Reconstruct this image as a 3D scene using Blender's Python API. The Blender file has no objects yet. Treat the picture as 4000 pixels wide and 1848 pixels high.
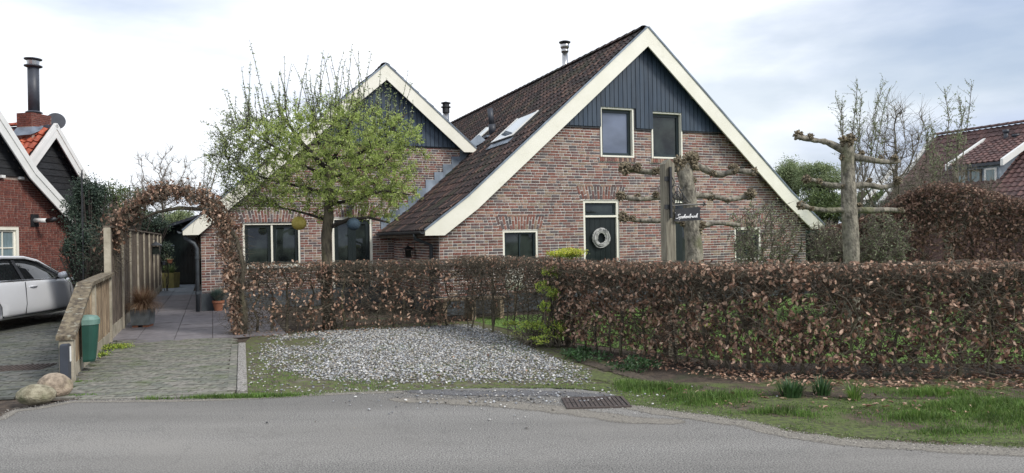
import bpy, math, random
import numpy as np
from mathutils import Vector, Matrix

# ---------------------------------------------------------------- camera, world, sun, exposure
S = bpy.context.scene
RHO, FPX, EYE = .018, 2800., 1.65
CR, SR = math.cos(RHO), math.sin(RHO)
cam_d = bpy.data.cameras.new('camera'); cam = bpy.data.objects.new('camera', cam_d)
S.collection.objects.link(cam); S.camera = cam
cam_d.sensor_width = 36; cam_d.lens = 36*FPX/4000; cam_d.clip_end = 2000; cam_d.clip_start = .05
cam.matrix_world = Matrix(((CR, SR, 0, 0), (0, 0, -1, 0), (-SR, CR, 0, EYE), (0, 0, 0, 1)))
S.view_settings.view_transform = 'Standard'; S.view_settings.look = 'None'
S.view_settings.exposure = 0.2; S.view_settings.gamma = 1; S.view_settings.use_curve_mapping = False
SUN_EL, SUN_AZ = math.radians(40), math.radians(122)     # azimuth measured from +Y towards +X
world = bpy.data.worlds.new('World'); S.world = world; world.use_nodes = True
def build_world():
    nt = world.node_tree; N, L = nt.nodes, nt.links; N.clear()
    out = N.new('ShaderNodeOutputWorld'); bg = N.new('ShaderNodeBackground'); bg.inputs[1].default_value = .12
    sky = N.new('ShaderNodeTexSky'); sky.sky_type = 'NISHITA'; sky.sun_disc = False
    sky.sun_elevation = SUN_EL; sky.sun_rotation = SUN_AZ; sky.air_density = 1.2; sky.dust_density = 2
    tc = N.new('ShaderNodeTexCoord'); mp = N.new('ShaderNodeMapping'); mp.inputs['Scale'].default_value = (1.0, 1.0, 3.4)
    mp.inputs['Location'].default_value = (.55, .2, .35)
    n1 = N.new('ShaderNodeTexNoise'); n1.inputs['Scale'].default_value = 1.7; n1.inputs['Detail'].default_value = 7
    n1.inputs['Roughness'].default_value = .5; n1.inputs['Distortion'].default_value = .3
    r1 = N.new('ShaderNodeValToRGB'); r1.color_ramp.elements[0].position = .40; r1.color_ramp.elements[1].position = .58
    r1.color_ramp.elements[0].color = (.55,)*3+(1,)
    n2 = N.new('ShaderNodeTexNoise'); n2.inputs['Scale'].default_value = 2.2; n2.inputs['Detail'].default_value = 7; n2.inputs['Roughness'].default_value = .48
    # a broad grey cloud bank to the right, brighter thin cloud elsewhere
    sep = N.new('ShaderNodeSeparateXYZ'); L.new(tc.outputs['Generated'], sep.inputs[0])
    mr = N.new('ShaderNodeMapRange'); mr.interpolation_type = 'SMOOTHSTEP'; mr.inputs['From Min'].default_value = .18; mr.inputs['From Max'].default_value = .52
    mr.inputs['To Min'].default_value = .085; mr.inputs['To Max'].default_value = -.13; L.new(sep.outputs[0], mr.inputs[0])
    ad = N.new('ShaderNodeMath'); ad.operation = 'ADD'; L.new(n2.outputs[0], ad.inputs[0]); L.new(mr.outputs[0], ad.inputs[1])
    ad2 = N.new('ShaderNodeMath'); ad2.operation = 'ADD'; L.new(n1.outputs[0], ad2.inputs[0]); ad2.inputs[1].default_value = .06
    r2 = N.new('ShaderNodeValToRGB')
    r2.color_ramp.elements[0].position = .40; r2.color_ramp.elements[0].color = (4.5, 5.2, 6.7, 1)
    r2.color_ramp.elements[1].position = .60; r2.color_ramp.elements[1].color = (8.8, 9.1, 9.6, 1)
    mx = N.new('ShaderNodeMix'); mx.data_type = 'RGBA'
    L.new(tc.outputs['Generated'], mp.inputs[0]); L.new(mp.outputs[0], n1.inputs['Vector']); L.new(mp.outputs[0], n2.inputs['Vector'])
    L.new(ad2.outputs[0], r1.inputs[0]); L.new(ad.outputs[0], r2.inputs[0])
    L.new(r1.outputs[0], mx.inputs[0]); L.new(sky.outputs[0], mx.inputs[6]); L.new(r2.outputs[0], mx.inputs[7])
    L.new(mx.outputs[2], bg.inputs[0]); L.new(bg.outputs[0], out.inputs[0])
build_world()
sun_d = bpy.data.lights.new('sun', 'SUN'); sun_d.energy = 2.7; sun_d.angle = math.radians(16); sun_d.color = (1, .95, .87)
sun = bpy.data.objects.new('sun', sun_d); S.collection.objects.link(sun)
sun.rotation_euler = Vector((math.sin(SUN_AZ)*math.cos(SUN_EL), math.cos(SUN_AZ)*math.cos(SUN_EL), math.sin(SUN_EL))).to_track_quat('Z', 'Y').to_euler()

# ---------------------------------------------------------------- measuring helpers (photo pixel -> point on a known plane)
def ray(px, py):
    u = (px-2000)/FPX; v = (924-py)/FPX
    return u*CR+v*SR, 1., v*CR-u*SR
def G(px, py, z=0.):
    d = ray(px, py); k = (z-EYE)/d[2]; return d[0]*k, k
def AT(px, py, Y):
    d = ray(px, py); return Vector((d[0]*Y, Y, EYE+d[2]*Y))
def plane(O, a):
    ca, sa = math.cos(a), math.sin(a)
    def f(px, py, dd):
        d = ray(px, py); k = (dd-O[0]*sa+O[1]*ca)/(-d[0]*sa+ca)
        return (k*d[0]-O[0])*ca+(k-O[1])*sa, EYE+k*d[2]
    return f
ANG = math.atan(1170/2800)

# ---------------------------------------------------------------- object helpers
COL = S.collection
def link(o, parent=None):
    COL.objects.link(o)
    if parent is not None: o.parent = parent
    return o
def tag(o, label=None, cat=None, group=None, kind=None):
    if label: o['label'] = label
    if cat: o['category'] = cat
    if group: o['group'] = group
    if kind: o['kind'] = kind
    return o
def thing(name, label, cat, loc=(0, 0, 0), rz=0., group=None):
    o = bpy.data.objects.new(name, None); o.empty_display_size = .2; o.location = loc; o.rotation_euler = (0, 0, rz)
    link(o); return tag(o, label, cat, group)
def np_mesh(name, V, F, mats, parent=None, mi=None, smooth=False, link_it=True):
    V = np.asarray(V, dtype=np.float32); me = bpy.data.meshes.new(name)
    if isinstance(F, np.ndarray):
        n, k = F.shape; loops = F.reshape(-1).astype(np.int32); starts = np.arange(n, dtype=np.int32)*k; tot = np.full(n, k, dtype=np.int32)
    else:
        tot = np.array([len(f) for f in F], dtype=np.int32); starts = np.concatenate(([0], np.cumsum(tot)[:-1])).astype(np.int32)
        loops = np.fromiter((i for f in F for i in f), dtype=np.int32); n = len(F)
    me.vertices.add(len(V)); me.vertices.foreach_set('co', V.reshape(-1))
    me.loops.add(len(loops)); me.loops.foreach_set('vertex_index', loops)
    me.polygons.add(n); me.polygons.foreach_set('loop_start', starts); me.polygons.foreach_set('loop_total', tot)
    if mi is not None: me.polygons.foreach_set('material_index', np.asarray(mi, dtype=np.int32))
    me.polygons.foreach_set('use_smooth', np.full(n, bool(smooth)))
    me.update(calc_edges=True)
    for m in (mats if isinstance(mats, (list, tuple)) else [mats]): me.materials.append(m)
    if not link_it: return me
    return link(bpy.data.objects.new(name, me), parent)

class MB:
    def __init__(s): s.V = []; s.F = []; s.M = []; s.m = 0
    def add(s, vs, fs):
        b = len(s.V); s.V += [tuple(v) for v in vs]; s.F += [tuple(b+i for i in f) for f in fs]; s.M += [s.m]*len(fs); return s
    def box(s, x0, x1, y0, y1, z0, z1):
        return s.add([(x0,y0,z0),(x1,y0,z0),(x1,y1,z0),(x0,y1,z0),(x0,y0,z1),(x1,y0,z1),(x1,y1,z1),(x0,y1,z1)],
                     [(0,3,2,1),(4,5,6,7),(0,1,5,4),(1,2,6,5),(2,3,7,6),(3,0,4,7)])
    def cham(s, x0, x1, y0, y1, z0, z1, c=.01):
        vs = []; 
        for z, q in ((z0, c), (z0+c, 0), (z1-c, 0), (z1, c)):
            vs += [(x0+q,y0+q,z),(x1-q,y0+q,z),(x1-q,y1-q,z),(x0+q,y1-q,z)]
        fs = [(3,2,1,0), (12,13,14,15)]
        for k in range(3):
            for i in range(4): fs.append((4*k+i, 4*k+(i+1) % 4, 4*k+4+(i+1) % 4, 4*k+4+i))
        return s.add(vs, fs)
    def prism(s, poly, y0, y1):                 # polygon in x,z (counter-clockwise seen from -y) extruded along y
        n = len(poly); vs = [(p[0], y0, p[1]) for p in poly]+[(p[0], y1, p[1]) for p in poly]
        fs = [tuple(range(n)), tuple(range(2*n-1, n-1, -1))]+[(i+n, (i+1) % n+n, (i+1) % n, i) for i in range(n)]
        return s.add(vs, fs)
    def flat(s, poly, z0, z1):                  # polygon in x,y extruded along z
        n = len(poly); vs = [(p[0], p[1], z0) for p in poly]+[(p[0], p[1], z1) for p in poly]
        fs = [tuple(range(n-1, -1, -1)), tuple(range(n, 2*n))]+[(i, (i+1) % n, (i+1) % n+n, i+n) for i in range(n)]
        return s.add(vs, fs)
    def tube(s, pts, r, n=8, cap=True):
        pts = [Vector(p) for p in pts]; rs = r if isinstance(r, (list, tuple)) else [r]*len(pts); vs = []; a = None
        for i, p in enumerate(pts):
            t = (pts[min(i+1, len(pts)-1)]-pts[max(i-1, 0)]).normalized()
            if a is None: a = t.orthogonal().normalized()
            a = (a-t*a.dot(t)); a = a.normalized() if a.length > 1e-6 else t.orthogonal().normalized(); b = t.cross(a)
            for k in range(n):
                th = 2*math.pi*k/n; vs.append(p+(a*math.cos(th)+b*math.sin(th))*rs[i])
        fs = [(i*n+k, i*n+(k+1) % n, (i+1)*n+(k+1) % n, (i+1)*n+k) for i in range(len(pts)-1) for k in range(n)]
        if cap: fs += [tuple(range(n-1, -1, -1)), tuple((len(pts)-1)*n+k for k in range(n))]
        return s.add(vs, fs)
    def lathe(s, prof, c=(0, 0, 0), n=20):
        vs = [(c[0]+r*math.cos(2*math.pi*k/n), c[1]+r*math.sin(2*math.pi*k/n), c[2]+z) for r, z in prof for k in range(n)]
        fs = [(i*n+k, i*n+(k+1) % n, (i+1)*n+(k+1) % n, (i+1)*n+k) for i in range(len(prof)-1) for k in range(n)]
        return s.add(vs, fs+[tuple(range(n-1, -1, -1)), tuple((len(prof)-1)*n+k for k in range(n))])
    def build(s, name, mats, parent=None, smooth=False):
        return np_mesh(name, np.array(s.V).reshape(-1, 3), s.F, mats, parent, s.M, smooth)

UNIT = MB().box(-1, 1, -1, 1, -1, 1)
UV_, UF_ = np.array(UNIT.V, float), np.array(UNIT.F)
rng = np.random.default_rng(7)
def rotz(a):
    a = np.asarray(a, float); o = np.zeros(a.shape+(3, 3)); c, s = np.cos(a), np.sin(a)
    o[..., 0, 0] = c; o[..., 0, 1] = -s; o[..., 1, 0] = s; o[..., 1, 1] = c; o[..., 2, 2] = 1; return o
def pieces(name, plural, C, Hs, R, mat, parent, root=None, limit=300, mask=None, unit=None, smooth=False):
    """the nearest `limit` pieces as objects sharing one mesh, the rest joined into one part"""
    C, Hs, R = np.asarray(C, float), np.asarray(Hs, float), np.asarray(R, float)
    if len(C) == 0: return
    V0, F0 = unit if unit else (UV_, UF_)
    W = C
    if root is not None:
        rz = root.rotation_euler[2]; W = C@rotz(rz).T+np.array(root.location)
    dist = np.linalg.norm(W-np.array([0, 0, EYE]), axis=1)+(0 if mask is None else np.where(mask, 0, 1000))
    order = np.argsort(dist); near = order[:limit]; far = order[limit:]
    me = np_mesh(name, V0, F0, mat, link_it=False, smooth=smooth)
    for i in near:
        o = bpy.data.objects.new(name, me); M = np.eye(4); M[:3, :3] = R[i]*Hs[i][None, :]; M[:3, 3] = C[i]
        o.matrix_basis = Matrix(M.tolist()); link(o, parent)
    if len(far):
        V = np.einsum('nij,nvj->nvi', R[far], V0[None]*Hs[far][:, None, :])+C[far][:, None, :]
        F = F0[None]+(np.arange(len(far))*len(V0))[:, None, None]
        tag(np_mesh(plural, V.reshape(-1, 3), F.reshape(-1, F0.shape[1]), mat, parent, smooth=smooth), kind='stuff')

# ---------------------------------------------------------------- materials
def mat(name, c1, c2=None, scale=6., rough=.8, bump=0., bscale=None, metal=0., spec=.5, vary=None, stretch=(1, 1, 1), lo=.35, hi=.65,
        stain=None, sscale=1.2, slo=.55, shi=.75, spread=.0, detail=5., trans=0., coat=0., rvar=0., bdist=.02, band=None):
    m = bpy.data.materials.new(name); m.use_nodes = True; nt = m.node_tree; N, L = nt.nodes, nt.links
    b = N['Principled BSDF']; b.inputs['Roughness'].default_value = rough; b.inputs['Metallic'].default_value = metal
    b.inputs['Specular IOR Level'].default_value = spec; b.inputs['Coat Weight'].default_value = coat
    geo = N.new('ShaderNodeNewGeometry'); mp = N.new('ShaderNodeMapping'); mp.inputs['Scale'].default_value = stretch
    L.new(geo.outputs['Position'], mp.inputs[0])
    def noise(sc, det=detail, src=mp):
        n = N.new('ShaderNodeTexNoise'); n.inputs['Scale'].default_value = sc; n.inputs['Detail'].default_value = det
        L.new(src.outputs[0], n.inputs['Vector']); return n
    def ramp(src, pos, cols, mode='LINEAR'):
        r = N.new('ShaderNodeValToRGB'); cr = r.color_ramp; cr.interpolation = mode
        while len(cr.elements) < len(pos): cr.elements.new(.5)
        for e, p, c in zip(cr.elements, pos, cols): e.position = p; e.color = (*c, 1)
        L.new(src, r.inputs[0]); return r.outputs[0]
    def mix(f, a, bb, mode='MIX'):
        x = N.new('ShaderNodeMix'); x.data_type = 'RGBA'; x.blend_type = mode
        for v, i in ((f, 0), (a, 6), (bb, 7)):
            if isinstance(v, (int, float)): x.inputs[i].default_value = v
            elif isinstance(v, tuple): x.inputs[i].default_value = (*v, 1)
            else: L.new(v, x.inputs[i])
        return x.outputs[2]
    n1 = noise(scale); c2 = c2 or tuple(v*.75 for v in c1)
    col = ramp(n1.outputs[0], [lo, hi], [c2, c1])
    if vary or spread:
        oi = N.new('ShaderNodeObjectInfo'); a1 = N.new('ShaderNodeMath'); a1.operation = 'MULTIPLY_ADD'; a1.inputs[1].default_value = 7.31
        L.new(oi.outputs['Random'], a1.inputs[0]); L.new(geo.outputs['Random Per Island'], a1.inputs[2])
        fr = N.new('ShaderNodeMath'); fr.operation = 'FRACT'; L.new(a1.outputs[0], fr.inputs[0])
        if vary:
            k = len(vary); vc = ramp(fr.outputs[0], [i/k for i in range(k)], vary, 'CONSTANT')
            g = ramp(n1.outputs[0], [lo, hi], [(.62,)*3, (1.25,)*3]); col = mix(1., vc, g, 'MULTIPLY')
        if spread:
            g = ramp(fr.outputs[0], [0, 1], [(1-spread,)*3, (1+spread,)*3]); col = mix(1., col, g, 'MULTIPLY')
    if stain:
        n3 = noise(sscale, 6, geo if False else mp); f = ramp(n3.outputs[0], [slo, shi], [(0,)*3, (1,)*3]); col = mix(f, col, stain)
    if band:
        mp2 = N.new('ShaderNodeMapping'); mp2.inputs['Scale'].default_value = band[0]; L.new(geo.outputs['Position'], mp2.inputs[0])
        f = ramp(noise(1., 5, mp2).outputs[0], [.35, .65], [band[1], band[2]]); col = mix(1., col, f, 'MULTIPLY')
        if len(band) < 4:
            n5 = noise(1.9, 9); f = ramp(n5.outputs[0], [.485, .497, .503, .515], [(1,)*3, (.80,)*3, (.80,)*3, (1,)*3]); col = mix(.55, col, f, 'MULTIPLY')
    L.new(col, b.inputs['Base Color'])
    if rvar:
        rr = ramp(noise(scale*.6).outputs[0], [.3, .7], [(max(rough-rvar, .02),)*3, (min(rough+rvar, 1),)*3]); L.new(rr, b.inputs['Roughness'])
    if bump:
        nb = noise(bscale or scale*4, 4); bp = N.new('ShaderNodeBump'); bp.inputs['Strength'].default_value = bump; bp.inputs['Distance'].default_value = bdist
        L.new(nb.outputs[0], bp.inputs['Height']); L.new(bp.outputs[0], b.inputs['Normal'])
    if trans:
        t = N.new('ShaderNodeBsdfTranslucent'); ms = N.new('ShaderNodeMixShader'); ms.inputs[0].default_value = trans
        L.new(col, t.inputs[0]); L.new(b.outputs[0], ms.inputs[1]); L.new(t.outputs[0], ms.inputs[2])
        L.new(ms.outputs[0], N['Material Output'].inputs[0])
    return m
BR = [(.215,.092,.072),(.125,.078,.073),(.25,.12,.095),(.115,.097,.10),(.31,.19,.145),(.18,.095,.08),(.165,.09,.084),(.28,.205,.15),(.14,.11,.112),(.23,.10,.08),(.30,.21,.175)]
m_brick = mat('brick_mixed', (.2,.08,.06), scale=28, vary=BR, bump=.5, rough=.9, bdist=.006, band=((.45,.45,.8), (.80,)*3, (1.14,)*3, 0))
m_mortar = mat('mortar_pale', (.66,.635,.60), (.50,.475,.45), scale=5, bump=.4, bscale=60, rough=.95, bdist=.004)
m_brickred = mat('brick_red', (.2,.06,.04), scale=20, vary=[(.165,.052,.038),(.14,.045,.034),(.185,.062,.045),(.125,.044,.036),(.155,.052,.04)], bump=.4, rough=.9, bdist=.005)
m_mortar2 = mat('mortar_sandy', (.36,.29,.25), (.27,.2,.17), scale=6, rough=.95)
m_cream = mat('cream_paint', (.81,.79,.70), (.75,.73,.63), scale=2.2, rough=.5, bump=.05, bscale=30, stain=(.56,.55,.46), sscale=4, slo=.60, shi=.95)
m_white = mat('white_paint', (.78,.78,.76), (.70,.71,.69), scale=3, rough=.45, bump=.05, bscale=40)
m_board = mat('blueblack_board', (.038,.060,.092), (.027,.044,.068), scale=5, rough=.42, spread=.14, bump=.12, bscale=20, stretch=(3, 3, .4), rvar=.1)
m_plank = mat('tarred_plank', (.030,.032,.036), (.012,.013,.015), scale=9, rough=.6, spread=.3, bump=.5, bscale=30, stretch=(.5, .5, 4), stain=(.12,.12,.12), sscale=6, slo=.68, shi=.8)
m_black = mat('black_green_paint', (.012,.019,.019), (.008,.013,.013), scale=3, rough=.32, bump=.05, bscale=20, rvar=.08)
m_sash = mat('dark_sash', (.018,.032,.036), (.013,.024,.027), scale=4, rough=.35)
m_glass = mat('dark_glass', (.034,.044,.040), (.006,.008,.009), scale=2.6, rough=.03, spec=.6)
m_blind = mat('blind_behind_glass', (.16,.19,.27), (.10,.12,.17), scale=2.0, rough=.06, spec=.8, stretch=(.6, .6, 1))
m_curtain = mat('pale_curtain', (.20,.27,.30), (.14,.19,.2), scale=4, rough=.12, spec=.7, stretch=(4, 4, .6))
m_zinc = mat('zinc', (.25,.30,.36), (.14,.17,.21), scale=3, rough=.5, metal=.35, bump=.15, bscale=6, spread=.22)
m_gutter = mat('grey_gutter', (.085,.10,.115), (.05,.06,.07), scale=4, rough=.5, metal=.2)
m_steel = mat('stainless', (.58,.58,.58), (.38,.38,.38), scale=3, rough=.27, metal=1.)
m_darkmetal = mat('black_metal', (.022,.024,.028), (.012,.013,.015), scale=8, rough=.45, spec=.6)
m_flue = mat('grey_flue', (.052,.060,.078), (.035,.04,.052), scale=4, rough=.5)
m_tile = mat('roof_tile_brown', (.1,.05,.04), scale=14, rough=.82, vary=[(.060,.040,.038),(.040,.029,.029),(.085,.052,.046),(.030,.025,.026),(.068,.044,.041),(.050,.037,.035),(.125,.075,.060),(.028,.023,.023)],
             bump=.4, bdist=.006, stain=(.042,.05,.028), sscale=1.3, slo=.52, shi=.8)
m_tileor = mat('roof_tile_orange', (.4,.1,.05), scale=9, rough=.65, vary=[(.40,.095,.045),(.34,.078,.04),(.45,.12,.06),(.30,.07,.04)], bump=.2, bdist=.005)
m_tilefar = mat('roof_tile_far', (.2,.1,.09), scale=9, rough=.7, vary=[(.115,.062,.058),(.095,.052,.05),(.14,.075,.068),(.08,.046,.044)], bump=.2, bdist=.005)
m_deck = mat('eave_soffit', (.14,.115,.085), (.07,.06,.05), scale=4, rough=.8)
m_plinth = mat('grey_plinth', (.075,.088,.10), (.05,.06,.068), scale=3, rough=.75, bump=.2)
m_asphalt = mat('asphalt', (.285,.276,.258), (.085,.083,.08), scale=85, rough=.93, bump=.35, bscale=120, lo=.38, hi=.62, stain=(.215,.205,.188), sscale=.45, slo=.46, shi=.8, bdist=.004, detail=2, band=((.12,1.15,1), (.80,)*3, (1.12,)*3))
m_asphold = mat('asphalt_patch', (.15,.15,.16), (.06,.06,.066), scale=75, rough=.95, bump=.8, bscale=120, lo=.3, hi=.7, detail=3)
m_dust = mat('sandy_edge', (.27,.245,.21), (.13,.118,.10), scale=34, rough=.97, bump=.5, lo=.3, hi=.7, stain=(.10,.088,.07), sscale=1.7, slo=.45, shi=.75)
m_soil = mat('dark_soil', (.085,.062,.045), (.035,.026,.02), scale=14, rough=.97, bump=.8, bdist=.03, stain=(.04,.06,.022), sscale=1.5)
m_verge = mat('worn_verge', (.115,.085,.06), (.05,.038,.028), scale=9, rough=.97, bump=.9, bdist=.03, stain=(.085,.11,.032), sscale=2.6, slo=.44, shi=.60)
m_moss = mat('mossy_ground', (.105,.125,.04), (.085,.07,.05), scale=9, rough=.97, bump=.8, bdist=.03, lo=.40, hi=.56, stain=(.15,.135,.11), sscale=5, slo=.56, shi=.72)
m_lawn = mat('lawn', (.13,.22,.04), (.07,.13,.025), scale=5, rough=.95, bump=.6)
m_far = mat('field_ground', (.07,.10,.03), (.045,.055,.02), scale=.3, rough=1)
m_paver = mat('paver', (.2,.2,.17), scale=16, rough=.9, vary=[(.165,.165,.14),(.19,.185,.155),(.14,.145,.122),(.17,.175,.135),(.205,.195,.17)], bump=.5, bdist=.005, stain=(.09,.115,.05), sscale=2.4, slo=.55, shi=.78)
m_paverd = mat('paver_drive', (.12,.12,.11), scale=12, rough=.9, vary=[(.10,.105,.10),(.125,.125,.115),(.088,.095,.085),(.115,.12,.10)], bump=.5, bdist=.006, stain=(.07,.08,.055), sscale=1.3, slo=.5, shi=.75)
m_slab = mat('slab_purple', (.20,.185,.195), (.14,.13,.14), scale=7, rough=.7, spread=.10, bump=.2, bdist=.004, stain=(.09,.08,.085), sscale=2)
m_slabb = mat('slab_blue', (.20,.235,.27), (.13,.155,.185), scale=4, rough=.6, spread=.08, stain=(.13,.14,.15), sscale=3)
m_kerb = mat('pebble_concrete', (.45,.43,.40), (.14,.13,.12), scale=60, rough=.9, bump=.8, lo=.38, hi=.58, stain=(.12,.13,.07), sscale=5, slo=.6, shi=.8)
m_conc = mat('concrete', (.43,.39,.31), (.28,.25,.19), scale=7, rough=.9, bump=.3, spread=.08, stain=(.14,.14,.09), sscale=3, slo=.55, shi=.8)
m_concd = mat('concrete_planter', (.22,.24,.25), (.12,.135,.13), scale=6, rough=.9, bump=.3, stain=(.10,.11,.07), sscale=3.5)
m_fence = mat('weathered_board', (.36,.28,.19), (.15,.108,.072), scale=8, rough=.88, spread=.3, bump=.5, bscale=30, stretch=(6, 6, .5), bdist=.006)
m_fence2 = mat('greyed_board', (.135,.11,.085), (.055,.042,.034), scale=8, rough=.88, spread=.28, bump=.5, bscale=30, stretch=(6, 6, .5), bdist=.006)
m_coping = mat('lichen_coping', (.20,.165,.11), (.07,.055,.04), scale=16, rough=.95, bump=.8, bdist=.012, stain=(.36,.36,.30), sscale=13, slo=.58, shi=.72)
m_post = mat('oak_post', (.27,.25,.195), (.14,.125,.095), scale=7, rough=.9, bump=.7, bscale=26, stretch=(5, 5, .45), bdist=.01)
m_bark = mat('bark', (.115,.10,.07), (.045,.038,.028), scale=20, rough=.95, bump=.9, bscale=40, stretch=(1, 1, .35), bdist=.02, stain=(.15,.15,.065), sscale=4, slo=.55, shi=.8)
m_barkd = mat('bark_dark', (.05,.042,.036), (.022,.018,.016), scale=25, rough=.95, bump=.6)
m_barkg = mat('lime_bark', (.30,.275,.22), (.10,.092,.075), scale=17, rough=.95, bump=1., bscale=30, bdist=.03, stretch=(1,1,.55), stain=(.12,.13,.055), sscale=4, slo=.55, shi=.8)
m_knob = mat('pruned_knob', (.36,.30,.20), (.09,.07,.048), scale=26, rough=.97, bump=1., bdist=.03, spread=.3)
m_twig = mat('hedge_twig', (.14,.12,.088), (.055,.047,.036), scale=14, rough=.92, spread=.4)
m_twigf = mat('far_twig', (.20,.175,.14), (.10,.085,.068), scale=6, rough=.95, spread=.3)
m_beech = mat('beech_leaf', (.3,.17,.11), scale=30, rough=.62, vary=[(.33,.19,.125),(.46,.30,.21),(.23,.13,.085),(.60,.43,.32),(.15,.085,.06),(.38,.24,.165),(.53,.36,.265),(.27,.155,.11)], trans=.18)
m_beechd = mat('beech_leaf_dull', (.2,.1,.07), scale=30, rough=.7, vary=[(.20,.115,.08),(.27,.16,.115),(.145,.082,.06),(.38,.25,.18),(.105,.06,.046)], trans=.15)
m_leafg = mat('spring_leaf', (.2,.3,.07), scale=12, rough=.55, vary=[(.46,.57,.15),(.38,.49,.13),(.56,.64,.22),(.27,.37,.10),(.60,.66,.30)], trans=.5)
m_bud = mat('pale_bud', (.3,.34,.2), scale=12, rough=.6, vary=[(.32,.38,.20),(.22,.28,.13),(.40,.44,.28)], trans=.3)
m_yellow = mat('golden_leaf', (.6,.6,.1), scale=12, rough=.5, vary=[(.62,.62,.08),(.50,.56,.07),(.70,.66,.14),(.40,.48,.07)], trans=.3)
m_lime = mat('lime_leaf', (.3,.4,.1), scale=12, rough=.5, vary=[(.30,.42,.06),(.44,.52,.08),(.20,.31,.05),(.52,.56,.11),(.14,.22,.045)], trans=.3)
m_ever = mat('evergreen_leaf', (.05,.08,.05), scale=9, rough=.6, vary=[(.032,.058,.04),(.05,.085,.052),(.024,.042,.032),(.07,.10,.07)], trans=.12)
m_green2 = mat('bush_leaf', (.1,.15,.05), scale=5, rough=.6, vary=[(.085,.13,.045),(.13,.18,.055),(.06,.095,.035),(.16,.21,.075)], trans=.25)
m_willow = mat('willow_leaf', (.2,.26,.12), scale=3, rough=.7, vary=[(.27,.33,.17),(.33,.39,.21),(.20,.26,.13)], trans=.35)
m_grass = mat('grass_blade', (.1,.2,.04), scale=4, rough=.6, vary=[(.10,.19,.033),(.13,.24,.045),(.075,.14,.03),(.18,.26,.07)], trans=.3)
m_grassd = mat('deep_green_blade', (.04,.09,.03), scale=4, rough=.5, vary=[(.035,.085,.028),(.05,.11,.035),(.026,.06,.02)], trans=.2)
m_straw = mat('straw_blade', (.4,.26,.15), scale=4, rough=.7, vary=[(.38,.24,.14),(.26,.15,.09),(.45,.32,.2)], trans=.2)
m_bluegr = mat('blue_fescue', (.12,.18,.16), scale=4, rough=.6, vary=[(.11,.17,.155),(.07,.12,.10),(.16,.22,.19)], trans=.2)
m_terra = mat('terracotta', (.36,.15,.085), (.27,.11,.065), scale=6, rough=.85, stain=(.4,.32,.26), sscale=5, slo=.62, shi=.85)
m_olive = mat('olive_planter', (.19,.17,.05), (.13,.12,.035), scale=5, rough=.6)
m_paint = mat('silver_paint', (.70,.72,.76), (.68,.70,.74), scale=3, rough=.32, metal=.12, coat=.6)
m_rubber = mat('tyre_rubber', (.014,.014,.015), (.010,.010,.011), scale=12, rough=.85)
m_alloy = mat('alloy_rim', (.18,.18,.19), (.13,.13,.14), scale=4, rough=.3, metal=.9)
m_chrome = mat('chrome', (.7,.7,.7), (.6,.6,.6), scale=3, rough=.12, metal=1.)
m_carglass = mat('car_glass', (.012,.014,.016), (.008,.009,.01), scale=2, rough=.02, spec=1.)
m_greenbox = mat('green_letterbox', (.022,.082,.062), (.017,.065,.05), scale=4, rough=.4, bump=.03)
m_greenlid = mat('faded_green_lid', (.16,.27,.235), (.11,.2,.17), scale=7, rough=.6)
m_stone = mat('boulder', (.36,.33,.24), (.17,.15,.10), scale=17, rough=.92, bump=.8, bdist=.02, stain=(.11,.115,.06), sscale=6, slo=.52, shi=.75)
m_stonep = mat('boulder_pink', (.42,.34,.26), (.20,.16,.12), scale=18, rough=.92, bump=.8, bdist=.02, stain=(.16,.15,.075), sscale=6, slo=.55, shi=.78)
m_pebble = mat('pebble', (.5,.5,.48), scale=20, rough=.8, vary=[(.50,.49,.47),(.33,.34,.355),(.62,.61,.59),(.22,.23,.25),(.36,.32,.26),(.11,.115,.12),(.40,.41,.425),(.23,.22,.205),(.30,.315,.34),(.20,.185,.16),(.14,.13,.12)])
m_iron = mat('drain_iron', (.085,.065,.058), (.045,.036,.033), scale=20, rough=.8, bump=.3)
m_lanty = mat('yellow_lantern', (.52,.44,.13), (.38,.31,.07), scale=11, rough=.8, bump=.4, bscale=40, trans=.35)
m_lantb = mat('blue_lantern', (.05,.085,.12), (.032,.055,.08), scale=14, rough=.85, bump=.6, bscale=40, trans=.1)
m_wreath = mat('whitewashed_wicker', (.56,.56,.54), (.32,.32,.31), scale=14, rough=.8, spread=.25)
m_letters = mat('white_letters', (.8,.8,.8), (.76,.76,.76), rough=.5)
m_pink = mat('pink_petal', (.5,.06,.3), scale=9, rough=.6, vary=[(.5,.05,.28),(.6,.12,.4)])


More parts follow.
